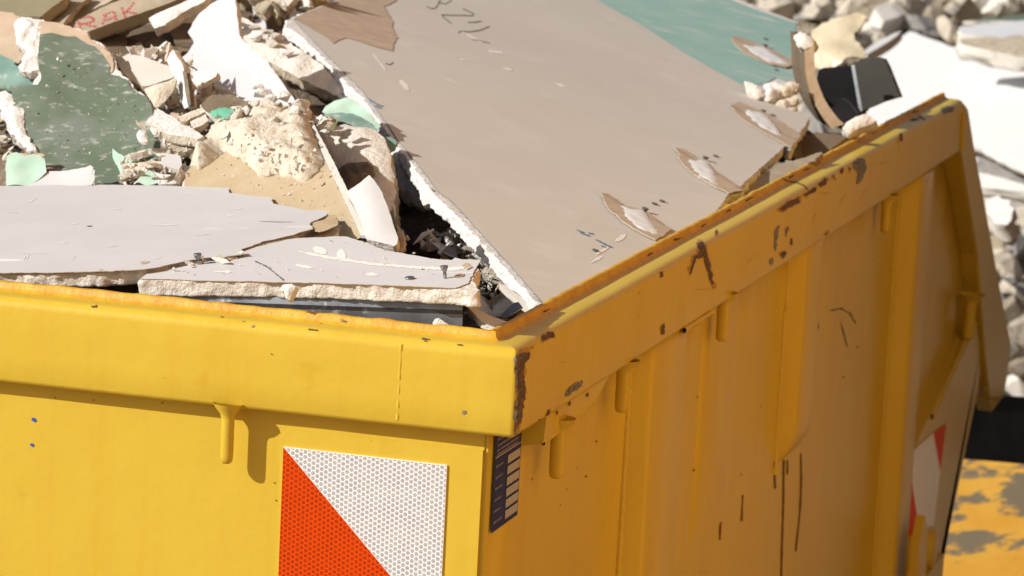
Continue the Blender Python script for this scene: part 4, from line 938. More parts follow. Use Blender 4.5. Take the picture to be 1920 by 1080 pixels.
# shaded bits deep between boards
piece('board_offcut', 'narrow beige board strip under the near corner of the beige sheet', 'board offcut', [(936,532),(946,534),(985,562),(1002,580),(990,580),(972,566)], (on(960, 552, *BB)+BB[1]*(-0.022), unit((0.1, -0.3, 1))), 0.006, ['paper_beige', 'paper_beige', 'gypsum'], 0.006, 0.0006, 0.0005)
piece('board_offcut', 'pale board strip sloping down beside the end of the metal stud', 'board offcut', [(874,572),(884,572),(915,590),(960,605),(930,618),(905,604)], (atY(915, 595, 0.075), unit((0.2, -0.3, 1))), 0.006, ['paper_beige', 'gypsum', 'gypsum'], 0.006, 0.001, 0.0005)
piece('steel_scrap', 'thin bent steel scrap low in the gap by the corner of the skip', 'steel scrap', [(935,594),(962,568),(972,566),(980,576),(950,596)], (atY(955, 585, 0.11), unit((-0.3, -0.5, 1))), 0.001, ['steel']*3, 0.008, 0.0, 0.0)

# --- big green piece and its neighbours
gr_o = [(78,72),(100,67),(120,72),(143,71),(160,80),(177,87),(190,98),(200,110),(204,122),(202,133),(220,136),(234,141),(243,160),(262,172),(277,184),(284,198),(287,213),(280,222),(277,233),(290,256),(313,283),(306,292),(297,297),(272,300),(248,303),(240,312),(232,322),(226,334),(220,348),(177,346),(176,330),(175,313),(135,316),(90,320),(84,306),(80,290),(56,266),(33,240),(27,208),(23,173),(17,163),(45,164),(72,163),(76,155),(78,147),(74,132),(73,117),(76,95)]
gpt = root('plasterboard', GP, gr_o, 'largest green faced board piece, dusty and bent, standing at the left of the heap', 'plasterboard')
def gwave(u, v, d): return 0.012*nz((u, v, 1), 7)+0.004*abs(nz((u, v, 6), 15))+0.0012*nz((u, v, 9), 45)
OUT = [(28,50),(34,42),(43,35),(60,37),(77,42),(120,50),(163,60),(166,72),(185,78),(200,92),(214,107),(216,122),(236,138),(256,166),(282,182),(290,212),(284,232),(318,284),(298,301),(250,306),(224,350),(90,352),(53,280),(34,264),(20,252),(10,232),(2,220),(0,196),(-3,174),(10,171),(30,186),(43,207),(24,172),(60,166),(76,140),(52,128),(40,116),(56,100),(54,93),(33,80)]
mmx = slab(OUT, GP[0]-GP[1]*0.0016, GP[1], 0.0125, 0.010, 0.0028, 0.003, lambda u, v, d: gwave(u, v, d)-0.0010*math.exp(-d/0.004), rows=5, seed=17)
gO, gE1, gE2, gN = mmx.O, mmx.e1, mmx.e2, mmx.n
mmx.build('gypsum_core', ['gypsum_white', 'gypsum', 'paper_tealdark'], gpt)
def on_green(outline, d, mats, name, jag, seed, step=0.009, label=None):
    mm = slab(outline, GP[0]+GP[1]*d, GP[1], 0.0006, step, jag, 0.0, None, rows=1, seed=seed)
    mm.V = [tuple(np.array(p)+gN*gwave((np.array(p)-gO)@gE1, (np.array(p)-gO)@gE2, 0)) for p in mm.V]
    o = mm.build(name, mats, gpt)
    if label: o['label'] = label
    return mm
on_green([(78,70),(72,58),(77,46),(100,46),(130,52),(163,62),(168,74),(188,82),(204,96),(212,110),(210,126),(200,134),(150,120),(78,100)], -0.0006, ['kraft_dull']*3, 'torn_layer', 0.0022, 18)
on_green(gr_o, 0.0003, ['paper_green', 'paper_mint', 'paper_green'], 'paper_face', 0.0010, 19)
on_green([(208,272),(222,282),(240,292),(252,299),(246,306),(238,316),(230,324),(222,322),(218,306),(208,290)], 0.0022, ['paper_mint']*3, 'curled_edge', 0.0012, 20, 0.006)
piece('paper_scrap', 'folded pale mint paper at the lower left, below the big green piece', 'paper scrap', [(12,350),(12,316),(14,294),(22,286),(30,283),(46,292),(60,284),(74,286),(80,294),(84,306),(87,320),(70,334),(50,348)], (on(50, 350, *GB)+np.array((0, 0.01, 0)), unit((-0.15, -0.75, 1))), 0.001, ['paper_mint', 'paper_mint', 'paper_mint'], 0.005, 0.0010, 0.0003, lambda u, v, d: 0.006*nz((u, v, 3), 22)+0.0025*nz((u, v, 8), 55))
piece('kraft_scrap', 'small tan paper curl above the folded mint paper at the lower left', 'paper scrap', [(28,288),(40,285),(55,288),(72,284),(84,288),(76,294),(62,290),(50,302),(44,306),(38,296)], (on(55, 346, *GB)+np.array((0, 0.012, 0.002)), unit((-0.15, -0.75, 1))), 0.0015, ['kraft_dull', 'kraft', 'kraft'], 0.004, 0.0012, 0.0005, lambda u, v, d: 0.004*nz((u, v, 2), 40))
TL = (GP[0]+np.array((0, 0.05, 0.0)), unit((-0.10, -0.80, 1)))
tlo = [(-50,4),(0,20),(20,25),(40,33),(34,44),(28,52),(33,80),(45,88),(56,94),(48,106),(36,118),(20,124),(-50,130)]
piece('plasterboard', 'tan paper board piece at the far left edge behind the green piece', 'plasterboard', tlo, TL, 0.0125, ['kraft_dull', 'gypsum', 'paper_mint'], 0.01, 0.002, 0.002, lambda u, v, d: 0.004*nz((u, v, 2), 16))
tl2 = [(-40,92),(0,99),(18,108),(26,116),(33,123),(50,130),(72,134),(77,157),(70,166),(40,164),(13,163),(0,161),(-40,166)]
piece('plasterboard', 'bluish green torn board piece at the left edge below the tan one', 'plasterboard', tl2, (GP[0]+np.array((0, 0.03, 0.0)), unit((-0.16, -0.85, 1))), 0.010, ['paper_tealdark', 'paper_mint', 'gypsum'], 0.008, 0.002, 0.0015, lambda u, v, d: 0.006*nz((u, v, 2), 18)+0.003*nz((u, v, 1), 50))
for k, (p, h, lab) in enumerate([([(28,52),(34,42),(44,35),(60,37),(78,42),(84,52),(78,62),(76,76),(74,92),(64,104),(56,96),(48,92),(36,86),(32,72)], .006, 'rough white gypsum lump at the upper left corner of the big green piece'),
        ([(33,124),(44,112),(58,100),(74,92),(77,110),(74,130),(66,134),(58,138),(44,136)], .005, 'white gypsum lump between the teal piece and the green piece on the left'),
        ([(0,176),(10,170),(22,178),(36,196),(44,210),(43,230),(56,262),(70,282),(52,282),(36,264),(20,250),(8,230),(0,204)], .004, 'pale crumbling gypsum edge along the lower left side of the green piece')]):
    piece('gypsum_lump', lab, 'gypsum lump', p, (GP[0]+GP[1]*0.003, GP[1]), 0.01, ['gypsum_white', 'gypsum', 'gypsum'], 0.004, 0.0036, 0.002, lumpy(h*0.5, 0.003, 60, 0.005))

# --- white sheet, planks and beams at the top left
WB = (heap(470, 205, 0.0)+np.array((0, 0.10, 0.0)), unit((-0.40, -0.85, 1)))
wo = [(352,60),(362,40),(371,26),(395,4),(415,-6),(440,-4),(448,66),(470,90),(500,114),(535,162),(570,212),(520,226),(440,232),(370,210),(330,150),(338,112),(352,100),(364,80)]
wt = root('plasterboard', WB, wo, 'bright white smooth board leaning in the middle of the heap with shadows across it', 'plasterboard')
piece('board_sheet', None, None, wo, WB, 0.010, ['paper_white', 'gypsum_white', 'paper_grey'], 0.014, 0.001, 0.001, lambda u, v, d: 0.004*nz((u, v, 2), 5), parent=wt)
def plank(label, outline, pl, thick, mats, cat='plank', name='plank', jag=0.0012, side=0.0012, top=None, step=0.012, group=None):
    return piece(name, label, cat, outline, pl, thick, mats, step, jag, side, top, group)
BK = (heap(160, 60, 0.0)+np.array((0, 0.10, 0.0)), unit((-0.15, -0.7, 1)))
plank('olive brown board across the top left corner of the picture', [(-60,-40),(125,-14),(116,0),(76,31),(40,31),(0,22),(-60,6)], (BK[0]+np.array((0, 0.0, 0.02)), BK[1]), 0.015, ['olive', 'lath', 'olive'])
plank('rough grey lath nearest the olive board at the top left', [(74,39),(96,20),(122,-2),(150,-14),(168,-12),(156,2),(136,26),(118,49),(98,46)], (BK[0]+np.array((0, 0.02, 0.012)), BK[1]), 0.007, ['lath', 'gypsum_tan', 'lath'], side=0.003, top=lambda u, v, d: 0.003*fr((u, v, 0), 30, 1, 3))
plank('pale splintered lath between the rough lath and the red lettered plank', [(116,50),(138,30),(162,4),(205,-14),(228,-12),(196,8),(160,28),(136,44)], (BK[0]+np.array((0, 0.035, 0.006)), BK[1]), 0.005, ['gypsum_tan', 'gypsum_tan', 'lath'], side=0.002, top=lambda u, v, d: 0.002*fr((u, v, 0), 40, 1, 3))
IP = (BK[0]+np.array((0.0, 0.02, 0.0)), unit((-0.12, -0.9, 1)))
io = [(122,49),(142,40),(174,22),(207,6),(250,-8),(345,-30),(352,-8),(326,2),(290,16),(230,36),(188,51),(163,60),(140,58)]
im = slab(io, IP[0], IP[1], 0.018, 0.012, 0.001, 0.001, None, rows=4, seed=23); ib = im.bvh()
LET = [ [[(131,44),(136,52)],[(134,43),(141,54)]],
        [[(144,36),(152,55)],[(144,37),(158,33),(167,31),(177,36),(172,42),(160,44),(150,46)],[(160,45),(168,49),(180,50)]],
        [[(192,46),(198,28)],[(193,30),(206,24),(214,22)],[(214,22),(218,38)],[(196,39),(208,35),(217,33)]],
        [[(228,14),(235,34)],[(231,26),(240,19),(251,5)],[(236,22),(246,24),(258,27)]] ]
rng = np.random.default_rng(12)
for L_ in LET:
    for st_ in L_:
        P_ = np.array(st_, float); Ls = np.linalg.norm(np.diff(P_, axis=0), axis=1); tot = Ls.sum(); s = 0.0; cum = np.r_[0, np.cumsum(Ls)]
        while s < tot:
            l = rng.uniform(3.0, 5.5); t = np.linspace(s, min(s+l, tot+1.5), 4)
            q = np.c_[np.interp(t, cum, P_[:, 0]), np.interp(t, cum, P_[:, 1])]
            q[-1] += 1e-3
            decal(im, blob(*q.mean(0), max(l*0.52, 1.8), 2.5, math.atan2(q[-1, 1]-q[0, 1], q[-1, 0]-q[0, 0]), 9), ib, 3, 0.0005, 2.5, 0.7, int(s*10)+7)
            s += l+1.5
tag(im.build('lettered_plank', ['lath', 'lath', 'brown', 'redink']), 'grey brown plank stencilled IRAK in red letters at the top left', 'plank')
plank('white coated stick poking into the dark hollow at the top left', [(278,34),(290,27),(320,14),(363,-4),(390,-12),(384,2),(345,22),(318,40),(308,48),(290,53),(284,44)], (BK[0]+np.array((0, -0.03, 0.0)), unit((-0.2, -0.9, 1))), 0.012, ['gypsum_white', 'gypsum', 'lath'], 'stick', 'stick', side=0.002, top=lambda u, v, d: 0.004*(1-math.exp(-d/0.004)))
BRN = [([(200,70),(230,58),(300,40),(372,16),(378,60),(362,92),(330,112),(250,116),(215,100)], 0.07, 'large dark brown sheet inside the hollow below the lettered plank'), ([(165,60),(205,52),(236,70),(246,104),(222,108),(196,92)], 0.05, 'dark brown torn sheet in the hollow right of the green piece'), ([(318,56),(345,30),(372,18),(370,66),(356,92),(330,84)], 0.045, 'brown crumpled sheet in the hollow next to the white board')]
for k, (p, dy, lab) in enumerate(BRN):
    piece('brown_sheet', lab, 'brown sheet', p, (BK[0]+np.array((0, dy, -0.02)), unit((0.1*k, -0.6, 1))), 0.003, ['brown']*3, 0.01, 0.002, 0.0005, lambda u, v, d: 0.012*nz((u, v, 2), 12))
CB = (on(610, 140, *BB)+BB[1]*(-0.028), unit((-0.1, -0.35, 1)))
cb_o = [(403,21),(412,16),(424,19),(450,30),(480,44),(505,58),(530,72),(565,94),(600,120),(630,150),(662,186),(648,190),(610,170),(570,152),(530,130),(492,112),(470,106),(458,92),(452,78),(440,62),(424,48),(412,36)]
piece('plastered_beam', 'plaster coated brown lath running under the upper left edge of the beige sheet', 'beam', cb_o, (CB[0], unit((-0.12, -0.55, 1))), 0.014, ['gypsum', 'gypsum_tan', 'lath'], 0.007, 0.002, 0.003, lambda u, v, d: 0.003*(1-math.exp(-d/0.006))+min(1, d/0.005)*(0.004*fr((u, v, 3), 45, 2, 4)-0.006*abs(nz((u, v, 7), 24))))
sheet_c = (CB[0], unit((-0.12, -0.55, 1)))
for k, (x, y, s) in enumerate([(488,78,.013),(508,92,.010),(470,60,.010),(505,70,.008),(540,108,.009),(520,80,.011)]):
    V, F = shard(np.array((1.3, .8, .6))*s, np.random.default_rng(130+k), 11); c = on(x, y, *sheet_c)+sheet_c[1]*0.008
    tag(link('plaster_crumb', V+c, F, 'gypsum_white' if k % 2 == 0 else 'gypsum', smooth=False), 'plaster crumb stuck on the plaster coated lath by the beige sheet', 'plaster crumb', 'plaster crumbs on the coated lath')
TP = (on(520, 40, *BB)+np.array((0, 0.16, -0.01)), unit((-0.1, -0.7, 1)))
plank('white painted strip standing in rubble at the top left of the beige sheet', [(470,-10),(488,-10),(500,54),(488,60),(478,52)], TP, 0.010, ['paper_white', 'gypsum_white', 'lath'], 'strip', 'strip')
for k, (p, lab) in enumerate([([(484,-20),(520,-20),(545,-6),(538,14),(524,30),(518,34),(506,18),(494,8)], 'yellowed crumbling foam lump hanging at the top near the beige sheet\'s corner'), ([(545,-20),(590,-24),(610,-4),(585,16),(566,8)], 'yellowed foam lump at the top edge just left of the torn brown patch'), ([(420,-14),(462,-18),(470,10),(452,22),(428,10)], 'brown foam lump at the top above the white board')]):
    piece('foam_lump', lab, 'foam lump', p, (TP[0]+np.array((0, 0.02*k, 0.004)), TP[1]), 0.014, ['foam' if k < 2 else 'lath']*3, 0.006, 0.004, 0.004, lumpy(0.016, 0.012, 30, 0.010))

# --- small debris between the green piece and the lump
def small(name, lab, cat, p, d, thick, mats, n=None, top=None, jag=0.001, side=0.001, step=0.005):
    pl = lift(CF, d)
    if n is not None:
        c = np.mean(p, 0); pl = (on(c[0], c[1], *lift(CF, d)), unit(n))
    return piece(name, lab, cat, p, pl, thick, mats, step, jag, side, top)
small('board_offcut', 'dull tan board chip lying highest among the debris right of the green piece', 'board offcut', [(227,107),(240,100),(262,105),(283,113),(302,118),(320,123),(333,134),(326,146),(300,153),(280,160),(266,160),(256,144),(240,124)], 0.026, 0.010, ['paper_beige', 'gypsum_tan', 'gypsum'], (-0.1, -0.6, 1), lambda u, v, d: 0.003*nz((u, v, 2), 20))
small('board_offcut', 'dark grey splintered strip at the left of the dull tan chip', 'board offcut', [(218,106),(228,106),(244,126),(256,146),(262,166),(252,166),(240,146),(226,126)], 0.024, 0.010, ['darkpaint']*3, (0.3, -0.7, 1))
small('paper_scrap', 'curled cream paper roll below the dull tan chip', 'paper scrap', [(270,167),(290,160),(313,153),(328,145),(331,150),(326,168),(314,186),(302,198),(288,206),(282,190)], 0.030, 0.0012, ['gypsum_cream', 'kraft', 'kraft'], (-0.3, -0.9, 0.8), lambda u, v, d: 0.010*(1-math.exp(-d/0.01)))
small('board_offcut', 'upright pointed white board shard left of the bright white board', 'board offcut', [(312,114),(318,100),(324,93),(334,108),(343,124),(350,158),(358,198),(346,204),(338,180),(330,150)], 0.036, 0.008, ['gypsum_white', 'gypsum_cream', 'gypsum'], (-0.7, -1.0, 0.35))
small('board_offcut', 'dark strip standing in front of the upright white shard', 'board offcut', [(342,133),(350,136),(355,165),(358,198),(352,198),(347,168)], 0.044, 0.006, ['darkpaint']*3, (-0.4, -1.0, 0.35))
small('board_offcut', 'flat white board chip in the middle of the small debris', 'board offcut', [(274,229),(283,216),(295,203),(318,216),(345,232),(370,246),(384,256),(372,262),(358,258),(330,254),(306,248),(294,238)], 0.024, 0.011, ['gypsum_white', 'gypsum_cream', 'gypsum_tan'], (-0.05, -0.45, 1), lambda u, v, d: 0.001*fr((u, v, 2), 60, 1, 3))
small('board_offcut', 'brown board chip with flaking green paint beside the bright white board', 'board offcut', [(375,194),(386,184),(397,177),(414,177),(430,175),(449,181),(465,190),(463,202),(460,213),(448,222),(437,228),(418,226),(400,223),(384,208)], 0.034, 0.009, ['greenchip', 'gypsum', 'gypsum'], (-0.05, -0.75, 1), lambda u, v, d: 0.004*nz((u, v, 2), 40))
small('board_offcut', 'white flat chip lying against the bright white board', 'board offcut', [(360,150),(366,134),(386,132),(408,136),(404,144),(384,156),(368,162)], 0.040, 0.006, ['gypsum_white', 'gypsum_cream', 'gypsum'], (-0.3, -0.8, 1))
small('stick', 'longer pale stick above the flat white chip', 'stick', [(334,218),(350,212),(372,203),(383,202),(384,210),(366,218),(346,228),(338,226)], 0.030, 0.007, ['gypsum_cream', 'gypsum_tan', 'lath'], (0, -0.6, 1))
small('stick', 'shorter pale stick right beside the flat white chip', 'stick', [(354,228),(370,220),(386,214),(390,226),(376,236),(362,240)], 0.027, 0.007, ['gypsum', 'gypsum_tan', 'lath'], (0, -0.6, 1))
small('board_offcut', 'grey broken layer under the flat white chip along the green piece', 'board offcut', [(252,224),(266,222),(280,236),(300,252),(330,262),(364,266),(372,276),(352,284),(322,284),(296,270),(278,256),(264,240)], 0.014, 0.008, ['gypsum_tan', 'gypsum_tan', 'darkpaint'], (0.1, -0.5, 1), lambda u, v, d: 0.003*fr((u, v, 3), 50, 1, 3))
small('gypsum_lump', 'smooth white pebble shaped lump resting on the edge of the green piece', 'gypsum lump', [(256,250),(262,243),(272,246),(278,256),(276,266),(266,267),(258,262)], 0.030, 0.004, ['gypsum_white']*3, (-0.2, -0.7, 1), lumpy(0.007, 0.005, 50, 0.001))
small('green_scrap', 'bright green paper triangle low in front of the tan board piece', 'paper scrap', [(254,341),(266,330),(280,320),(290,326),(294,343),(276,346)], 0.012, 0.001, ['paper_mint']*3, (0, -0.6, 1), lambda u, v, d: 0.003*nz((u, v, 1), 40))
small('board_offcut', 'white chip at the left corner of the tan board piece', 'board offcut', [(290,322),(306,326),(326,328),(338,334),(330,344),(300,346),(292,338)], 0.012, 0.007, ['gypsum_white', 'gypsum', 'gypsum'], (0, -0.5, 1))
small('board_offcut', 'greyish flat chip between the green piece and the tan board', 'board offcut', [(302,296),(318,288),(338,292),(342,306),(336,318),(314,314),(304,306)], 0.014, 0.007, ['paper_grey', 'gypsum', 'gypsum'], (0.05, -0.5, 1))
small('board_offcut', 'tan crumbling chip at the lower right tip of the green piece', 'board offcut', [(242,306),(262,302),(286,300),(304,302),(300,312),(276,316),(252,322),(232,340),(224,338),(232,320)], 0.012, 0.006, ['gypsum_cream', 'gypsum_tan', 'gypsum'], (0.05, -0.5, 1), lambda u, v, d: 0.003*fr((u, v, 3), 60, 1, 3))
rng = np.random.default_rng(77)
def scatter(poly, pl, count, smin, smax, mats, name, lab, cat, group, seed, dlift=(0.0, 0.02), flat=0.4):
    rng = np.random.default_rng(seed); P = np.array(poly, float); lo_, hi_ = P.min(0), P.max(0); k = 0
    while k < count:
        q = rng.uniform(lo_, hi_)
        if not inside(q[None], P)[0]: continue
        s = smin+(smax-smin)*rng.uniform()**2.2
        el = rng.uniform(0.8, 2.4); V, F = shard(s*np.array((el, rng.uniform(.5, 1.0), rng.uniform(flat*0.4, flat*1.3))), rng, int(rng.integers(7, 13)))
        V = V@rotm(rng, 0.8).T
        c = on(q[0], q[1], *lift(pl, rng.uniform(*dlift)))
        tag(link(name, V+c, F, mats[int(rng.integers(len(mats)))]), lab, cat, group); k += 1
scatter([(215,100),(330,100),(400,150),(480,210),(470,240),(360,300),(300,300),(285,240),(240,150)], CF, 115, 0.005, 0.018, ['gypsum', 'gypsum_cream', 'gypsum_white', 'gypsum_tan', 'gypsum'], 'gypsum_chip', 'small broken gypsum chip scattered between the green piece and the big plaster lump', 'gypsum chip', 'gypsum chips right of the green piece', 31, (-0.006, 0.013))
scatter([(230,295),(345,285),(350,345),(225,345)], CF, 36, 0.003, 0.011, ['gypsum', 'gypsum_cream', 'gypsum_tan', 'gypsum_white'], 'gypsum_chip', 'small gypsum chip low in front of the green piece by the grey board', 'gypsum chip', 'gypsum chips behind the grey board', 32, (0.0, 0.012))
scatter([(400,215),(480,190),(560,196),(610,225),(500,240),(420,250)], CF, 44, 0.004, 0.014, ['gypsum_white', 'gypsum', 'gypsum_cream'], 'gypsum_chip', 'white gypsum chip along the foot of the bright white board', 'gypsum chip', 'gypsum chips by the white board', 33, (0.022, 0.04))
scatter([(280,506),(330,494),(400,484),(455,470),(470,477),(420,492),(350,502),(300,513)], LB, 16, 0.003, 0.010, ['gypsum', 'gypsum_white', 'gypsum_cream', 'gypsum_tan'], 'gypsum_chip', 'pale gypsum chip in the crack between the grey board and the pale strip', 'gypsum chip', 'gypsum chips in the board crack', 39, (0.0005, 0.003))
FP = (np.array((-0.25, 0.3, -0.040)), unit((0.15, -0.12, 1)))
scatter([(762,446),(840,430),(900,480),(980,570),(990,600),(900,600),(890,540),(880,490)], FP, 40, 0.005, 0.020, ['gypsum', 'gypsum_white', 'gypsum', 'gypsum_tan', 'paper_grey'], 'gypsum_chip', 'gypsum chip in the shaded gap between the front boards and the beige sheet', 'gypsum chip', 'gypsum chips in the shaded gap', 34, (0.0, 0.03), 0.3)
scatter([(0,220),(60,280),(30,300),(0,340),(-20,340)], (GP[0]-GP[1]*0.03, GP[1]), 14, 0.006, 0.018, ['gypsum_tan', 'gypsum', 'lath'], 'gypsum_chip', 'dull chip in the dark gap at the left edge', 'gypsum chip', 'chips in the left gap', 35, (0.0, 0.02), 0.6)
scatter([(1480,200),(1560,250),(1490,330),(1400,380),(1395,350)], (BB[0]-BB[1]*0.05, BB[1]), 14, 0.008, 0.02, ['brown', 'lath', 'brown'], 'gypsum_chip', 'dusty chip in the gap behind the right rim beyond the beige sheet', 'gypsum chip', 'chips behind the right rim', 36, (0.0, 0.02), 0.5)
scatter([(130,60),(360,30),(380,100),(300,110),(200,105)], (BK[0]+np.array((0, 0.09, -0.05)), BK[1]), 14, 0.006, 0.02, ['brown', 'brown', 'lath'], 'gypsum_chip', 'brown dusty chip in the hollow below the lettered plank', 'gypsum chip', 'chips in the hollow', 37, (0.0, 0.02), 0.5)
scatter([(400,-20),(640,-20),(600,10),(530,40),(480,40),(420,20)], (TP[0]+np.array((0, 0.03, -0.01)), TP[1]), 26, 0.006, 0.022, ['lath', 'foam', 'gypsum_tan', 'brown'], 'gypsum_chip', 'dull brown rubble chip at the top of the heap left of the beige sheet', 'gypsum chip', 'rubble chips at the top of the heap', 38, (0.0, 0.03), 0.6)

# broken board shards, each its own piece
def shards(poly, pl, count, smin, smax, combos, lab, group, seed, dl=(-0.002, 0.014), tilt=0.7):
    rng = np.random.default_rng(seed); P = np.array(poly, float); a, b = P.min(0), P.max(0); k = 0
    while k < count:
        q = rng.uniform(a, b)
        if not inside(q[None], P)[0]: continue
        s_ = smin+(smax-smin)*rng.uniform()**1.8; n_ = int(rng.integers(4, 7)); th = np.sort(rng.uniform(0, 2*math.pi, n_)); el = rng.uniform(0.35, 0.9)
        if np.max(np.diff(np.r_[th, th[0]+2*math.pi])) > 2.6: continue
        rot = rng.uniform(0, 6.28); out = []
        for t in th:
            r_ = s_*rng.uniform(0.7, 1.15); x_, y_ = r_*math.cos(t), r_*math.sin(t)*el; out.append((x_*math.cos(rot)-y_*math.sin(rot), x_*math.sin(rot)+y_*math.cos(rot)))
        # rough the outline
        ro = []
        for i in range(n_):
            p0, p1 = np.array(out[i]), np.array(out[(i+1) % n_]); m_ = max(2, int(np.linalg.norm(p1-p0)/0.004))
            for j in range(m_): ro.append(p0+(p1-p0)*j/m_+rng.normal(0, 0.0006, 2))
        n2 = unit(pl[1]+rng.normal(0, tilt*0.5, 3)); e1 = unit(np.cross(n2, (0.2, 1, 0.1))); e2 = np.cross(n2, e1)
        h = rng.choice([0.0012, 0.006, 0.0105]); c = on(q[0], q[1], *lift(pl, rng.uniform(*dl)))
        m = Mesh(); N = len(ro)
        top = [c+p[0]*e1+p[1]*e2+n2*(h*0.5+0.0006*rng.normal()) for p in ro]
        mid = [c+(p*(1+rng.normal(0, 0.05)))[0]*e1+p[1]*(1+rng.normal(0, 0.05))*e2 for p in ro]
        bot = [c+p[0]*e1*1.02+p[1]*e2*1.02-n2*h*0.5 for p in ro]
        F = [tuple(range(N))]+[(i, i+N, (i+1) % N+N, (i+1) % N) for i in range(N)]+[(i+N, i+2*N, (i+1) % N+2*N, (i+1) % N+N) for i in range(N)]+[tuple(range(3*N-1, 2*N-1, -1))]
        m.add(top+mid+bot, F, [0]+[1]*(2*N)+[2])
        cb = combos[int(rng.integers(len(combos)))]
        tag(m.build('board_shard', list(cb)), lab, 'board shard', group); k += 1
PALE = [('paper_grey', 'gypsum', 'kraft_dull'), ('gypsum_white', 'gypsum', 'paper_grey'), ('gypsum_cream', 'gypsum', 'kraft'), ('paper_beige', 'gypsum', 'kraft_dull'), ('gypsum', 'gypsum_white', 'gypsum'), ('kraft_dull', 'gypsum_tan', 'paper_mint')]
DULL = [('kraft_dull', 'gypsum_tan', 'brown'), ('lath', 'gypsum_tan', 'brown'), ('gypsum_tan', 'gypsum_tan', 'lath'), ('paper_beige', 'gypsum_tan', 'brown'), ('brown', 'brown', 'brown')]
shards([(210,95),(335,95),(345,150),(400,165),(470,195),(470,232),(380,280),(300,300),(285,230),(240,150)], CF, 42, 0.008, 0.026, PALE, 'torn plasterboard shard in the debris between the green piece and the big plaster lump', 'board shards right of the green piece', 61)
shards([(228,292),(350,285),(350,342),(225,342)], CF, 12, 0.006, 0.018, PALE, 'torn plasterboard shard low in front of the green piece, behind the grey board', 'board shards behind the grey board', 62)
shards([(490,190),(560,195),(600,215),(640,230),(700,245),(620,245),(560,225)], lift(PB, 0.01), 10, 0.006, 0.018, PALE, 'small torn shard between the plaster lump and the mint paper', 'board shards by the mint paper', 63)
shards([(-10,170),(20,215),(50,280),(20,345),(-10,345)], (GP[0]-GP[1]*0.02, GP[1]), 8, 0.010, 0.024, DULL, 'dull torn shard in the dark gap at the left edge', 'board shards at the left edge', 64)
shards([(400,-20),(600,-20),(530,40),(480,44),(410,16)], TP, 16, 0.012, 0.032, DULL, 'dull brown torn shard at the top of the heap left of the beige sheet', 'board shards at the top', 65)
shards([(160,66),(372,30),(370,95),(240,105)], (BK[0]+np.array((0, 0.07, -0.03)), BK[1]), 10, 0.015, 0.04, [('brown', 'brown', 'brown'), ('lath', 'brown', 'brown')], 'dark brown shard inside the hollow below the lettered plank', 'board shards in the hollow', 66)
shards([(770,440),(850,430),(905,480),(980,570),(985,598),(905,598),(892,540)], FP, 14, 0.010, 0.028, PALE, 'torn shard in the shaded gap beside the beige sheet', 'board shards in the gap', 67)
shards([(1390,340),(1480,270),(1530,225),(1590,240),(1500,310),(1400,372)], (BB[0]-BB[1]*0.055, BB[1]), 6, 0.012, 0.026, [('brown', 'brown', 'brown'), ('lath', 'brown', 'brown')], 'dusty shard behind the right rim below the beige sheet\'s far corner', 'board shards behind the right rim', 68)
# fine crumbs
def grit(polys, seed):
    rng = np.random.default_rng(seed); m = Mesh()
    for poly, pl, cnt, smax, dl in polys:
        P = np.array(poly, float); a, b = P.min(0), P.max(0); k = 0
        while k < cnt:
            q = rng.uniform(a, b)
            if not inside(q[None], P)[0]: continue
            s_ = 0.0007+smax*rng.uniform()**3; V, F = shard(s_*rng.uniform(0.6, 1.5, 3), rng, 7)
            m.add(V+on(q[0], q[1], *lift(pl, rng.uniform(*dl)+s_*0.3)), F, int(rng.integers(3))); k += 1
    return m
gm = grit([([(215,100),(330,100),(400,150),(480,210),(560,205),(590,232),(470,240),(360,300),(300,300),(285,240),(240,150)], CF, 600, 0.005, (-0.004, 0.016)),
           ([(400,270),(440,252),(481,222),(505,203),(550,228),(590,252),(600,300),(560,330),(500,322),(450,290)], LU, 130, 0.0045, (0.016, 0.024)),
           ([(230,295),(345,285),(350,345),(225,345)], CF, 260, 0.004, (0.0, 0.012)),
           ([(360,310),(580,245),(680,435),(640,420),(560,380),(430,348)], KP, 120, 0.0012, (0.0006, 0.001)),
           ([(60,100),(200,130),(280,190),(290,260),(220,330),(100,310),(40,200)], GP, 90, 0.0012, (0.006, 0.014)),
           ([(762,446),(840,430),(900,480),(980,570),(990,600),(900,600),(890,540),(880,490)], FP, 260, 0.004, (0.0, 0.02)),
           ([(290,512),(440,480),(640,448),(860,490),(850,520),(640,524)], LB, 50, 0.0010, (0.0006, 0.001))], 9)
tag(gm.build('plaster_grit', ['gypsum', 'gypsum_white', 'gypsum_cream']), 'fine plaster crumbs sprinkled over the broken boards', 'grit', kind='stuff')

# --- curved fibreboard, black sheet metal and bits at the far right of the load
def extrude(px, P, n, vec, mats, name, lab, cat, parent=None):
    W = [on(x, y, P, unit(n)) for x, y in px]; n_ = len(W); v = np.asarray(vec, float); m = Mesh()
    m.add([*W, *[w+v for w in W]], [tuple(range(n_))]+[(i, i+n_, (i+1) % n_+n_, (i+1) % n_) for i in range(n_)]+[tuple(range(2*n_-1, n_-1, -1))], [0]+[1]*n_+[1])
    o = m.build(name, mats, parent)
    if parent is None: tag(o, lab, cat)
    return o
CP = atY(1540, 210, 1.75)
arcL = [(1507,70),(1508,84),(1509,108),(1510,133),(1514,156),(1520,178),(1528,196),(1538,213),(1547,226),(1558,240)]
arcR = [(1584,233),(1573,224),(1564,213),(1553,198),(1544,182),(1536,162),(1529,140),(1527,112),(1527,84),(1526,72)]
extrude(arcL+arcR, CP, (-0.25, -1, 0.25), (-0.035, 0.08, 0.0), ['fibre', 'brown'], 'curved_board', 'curved brown fibreboard strip standing at the far right end of the load', 'curved board')
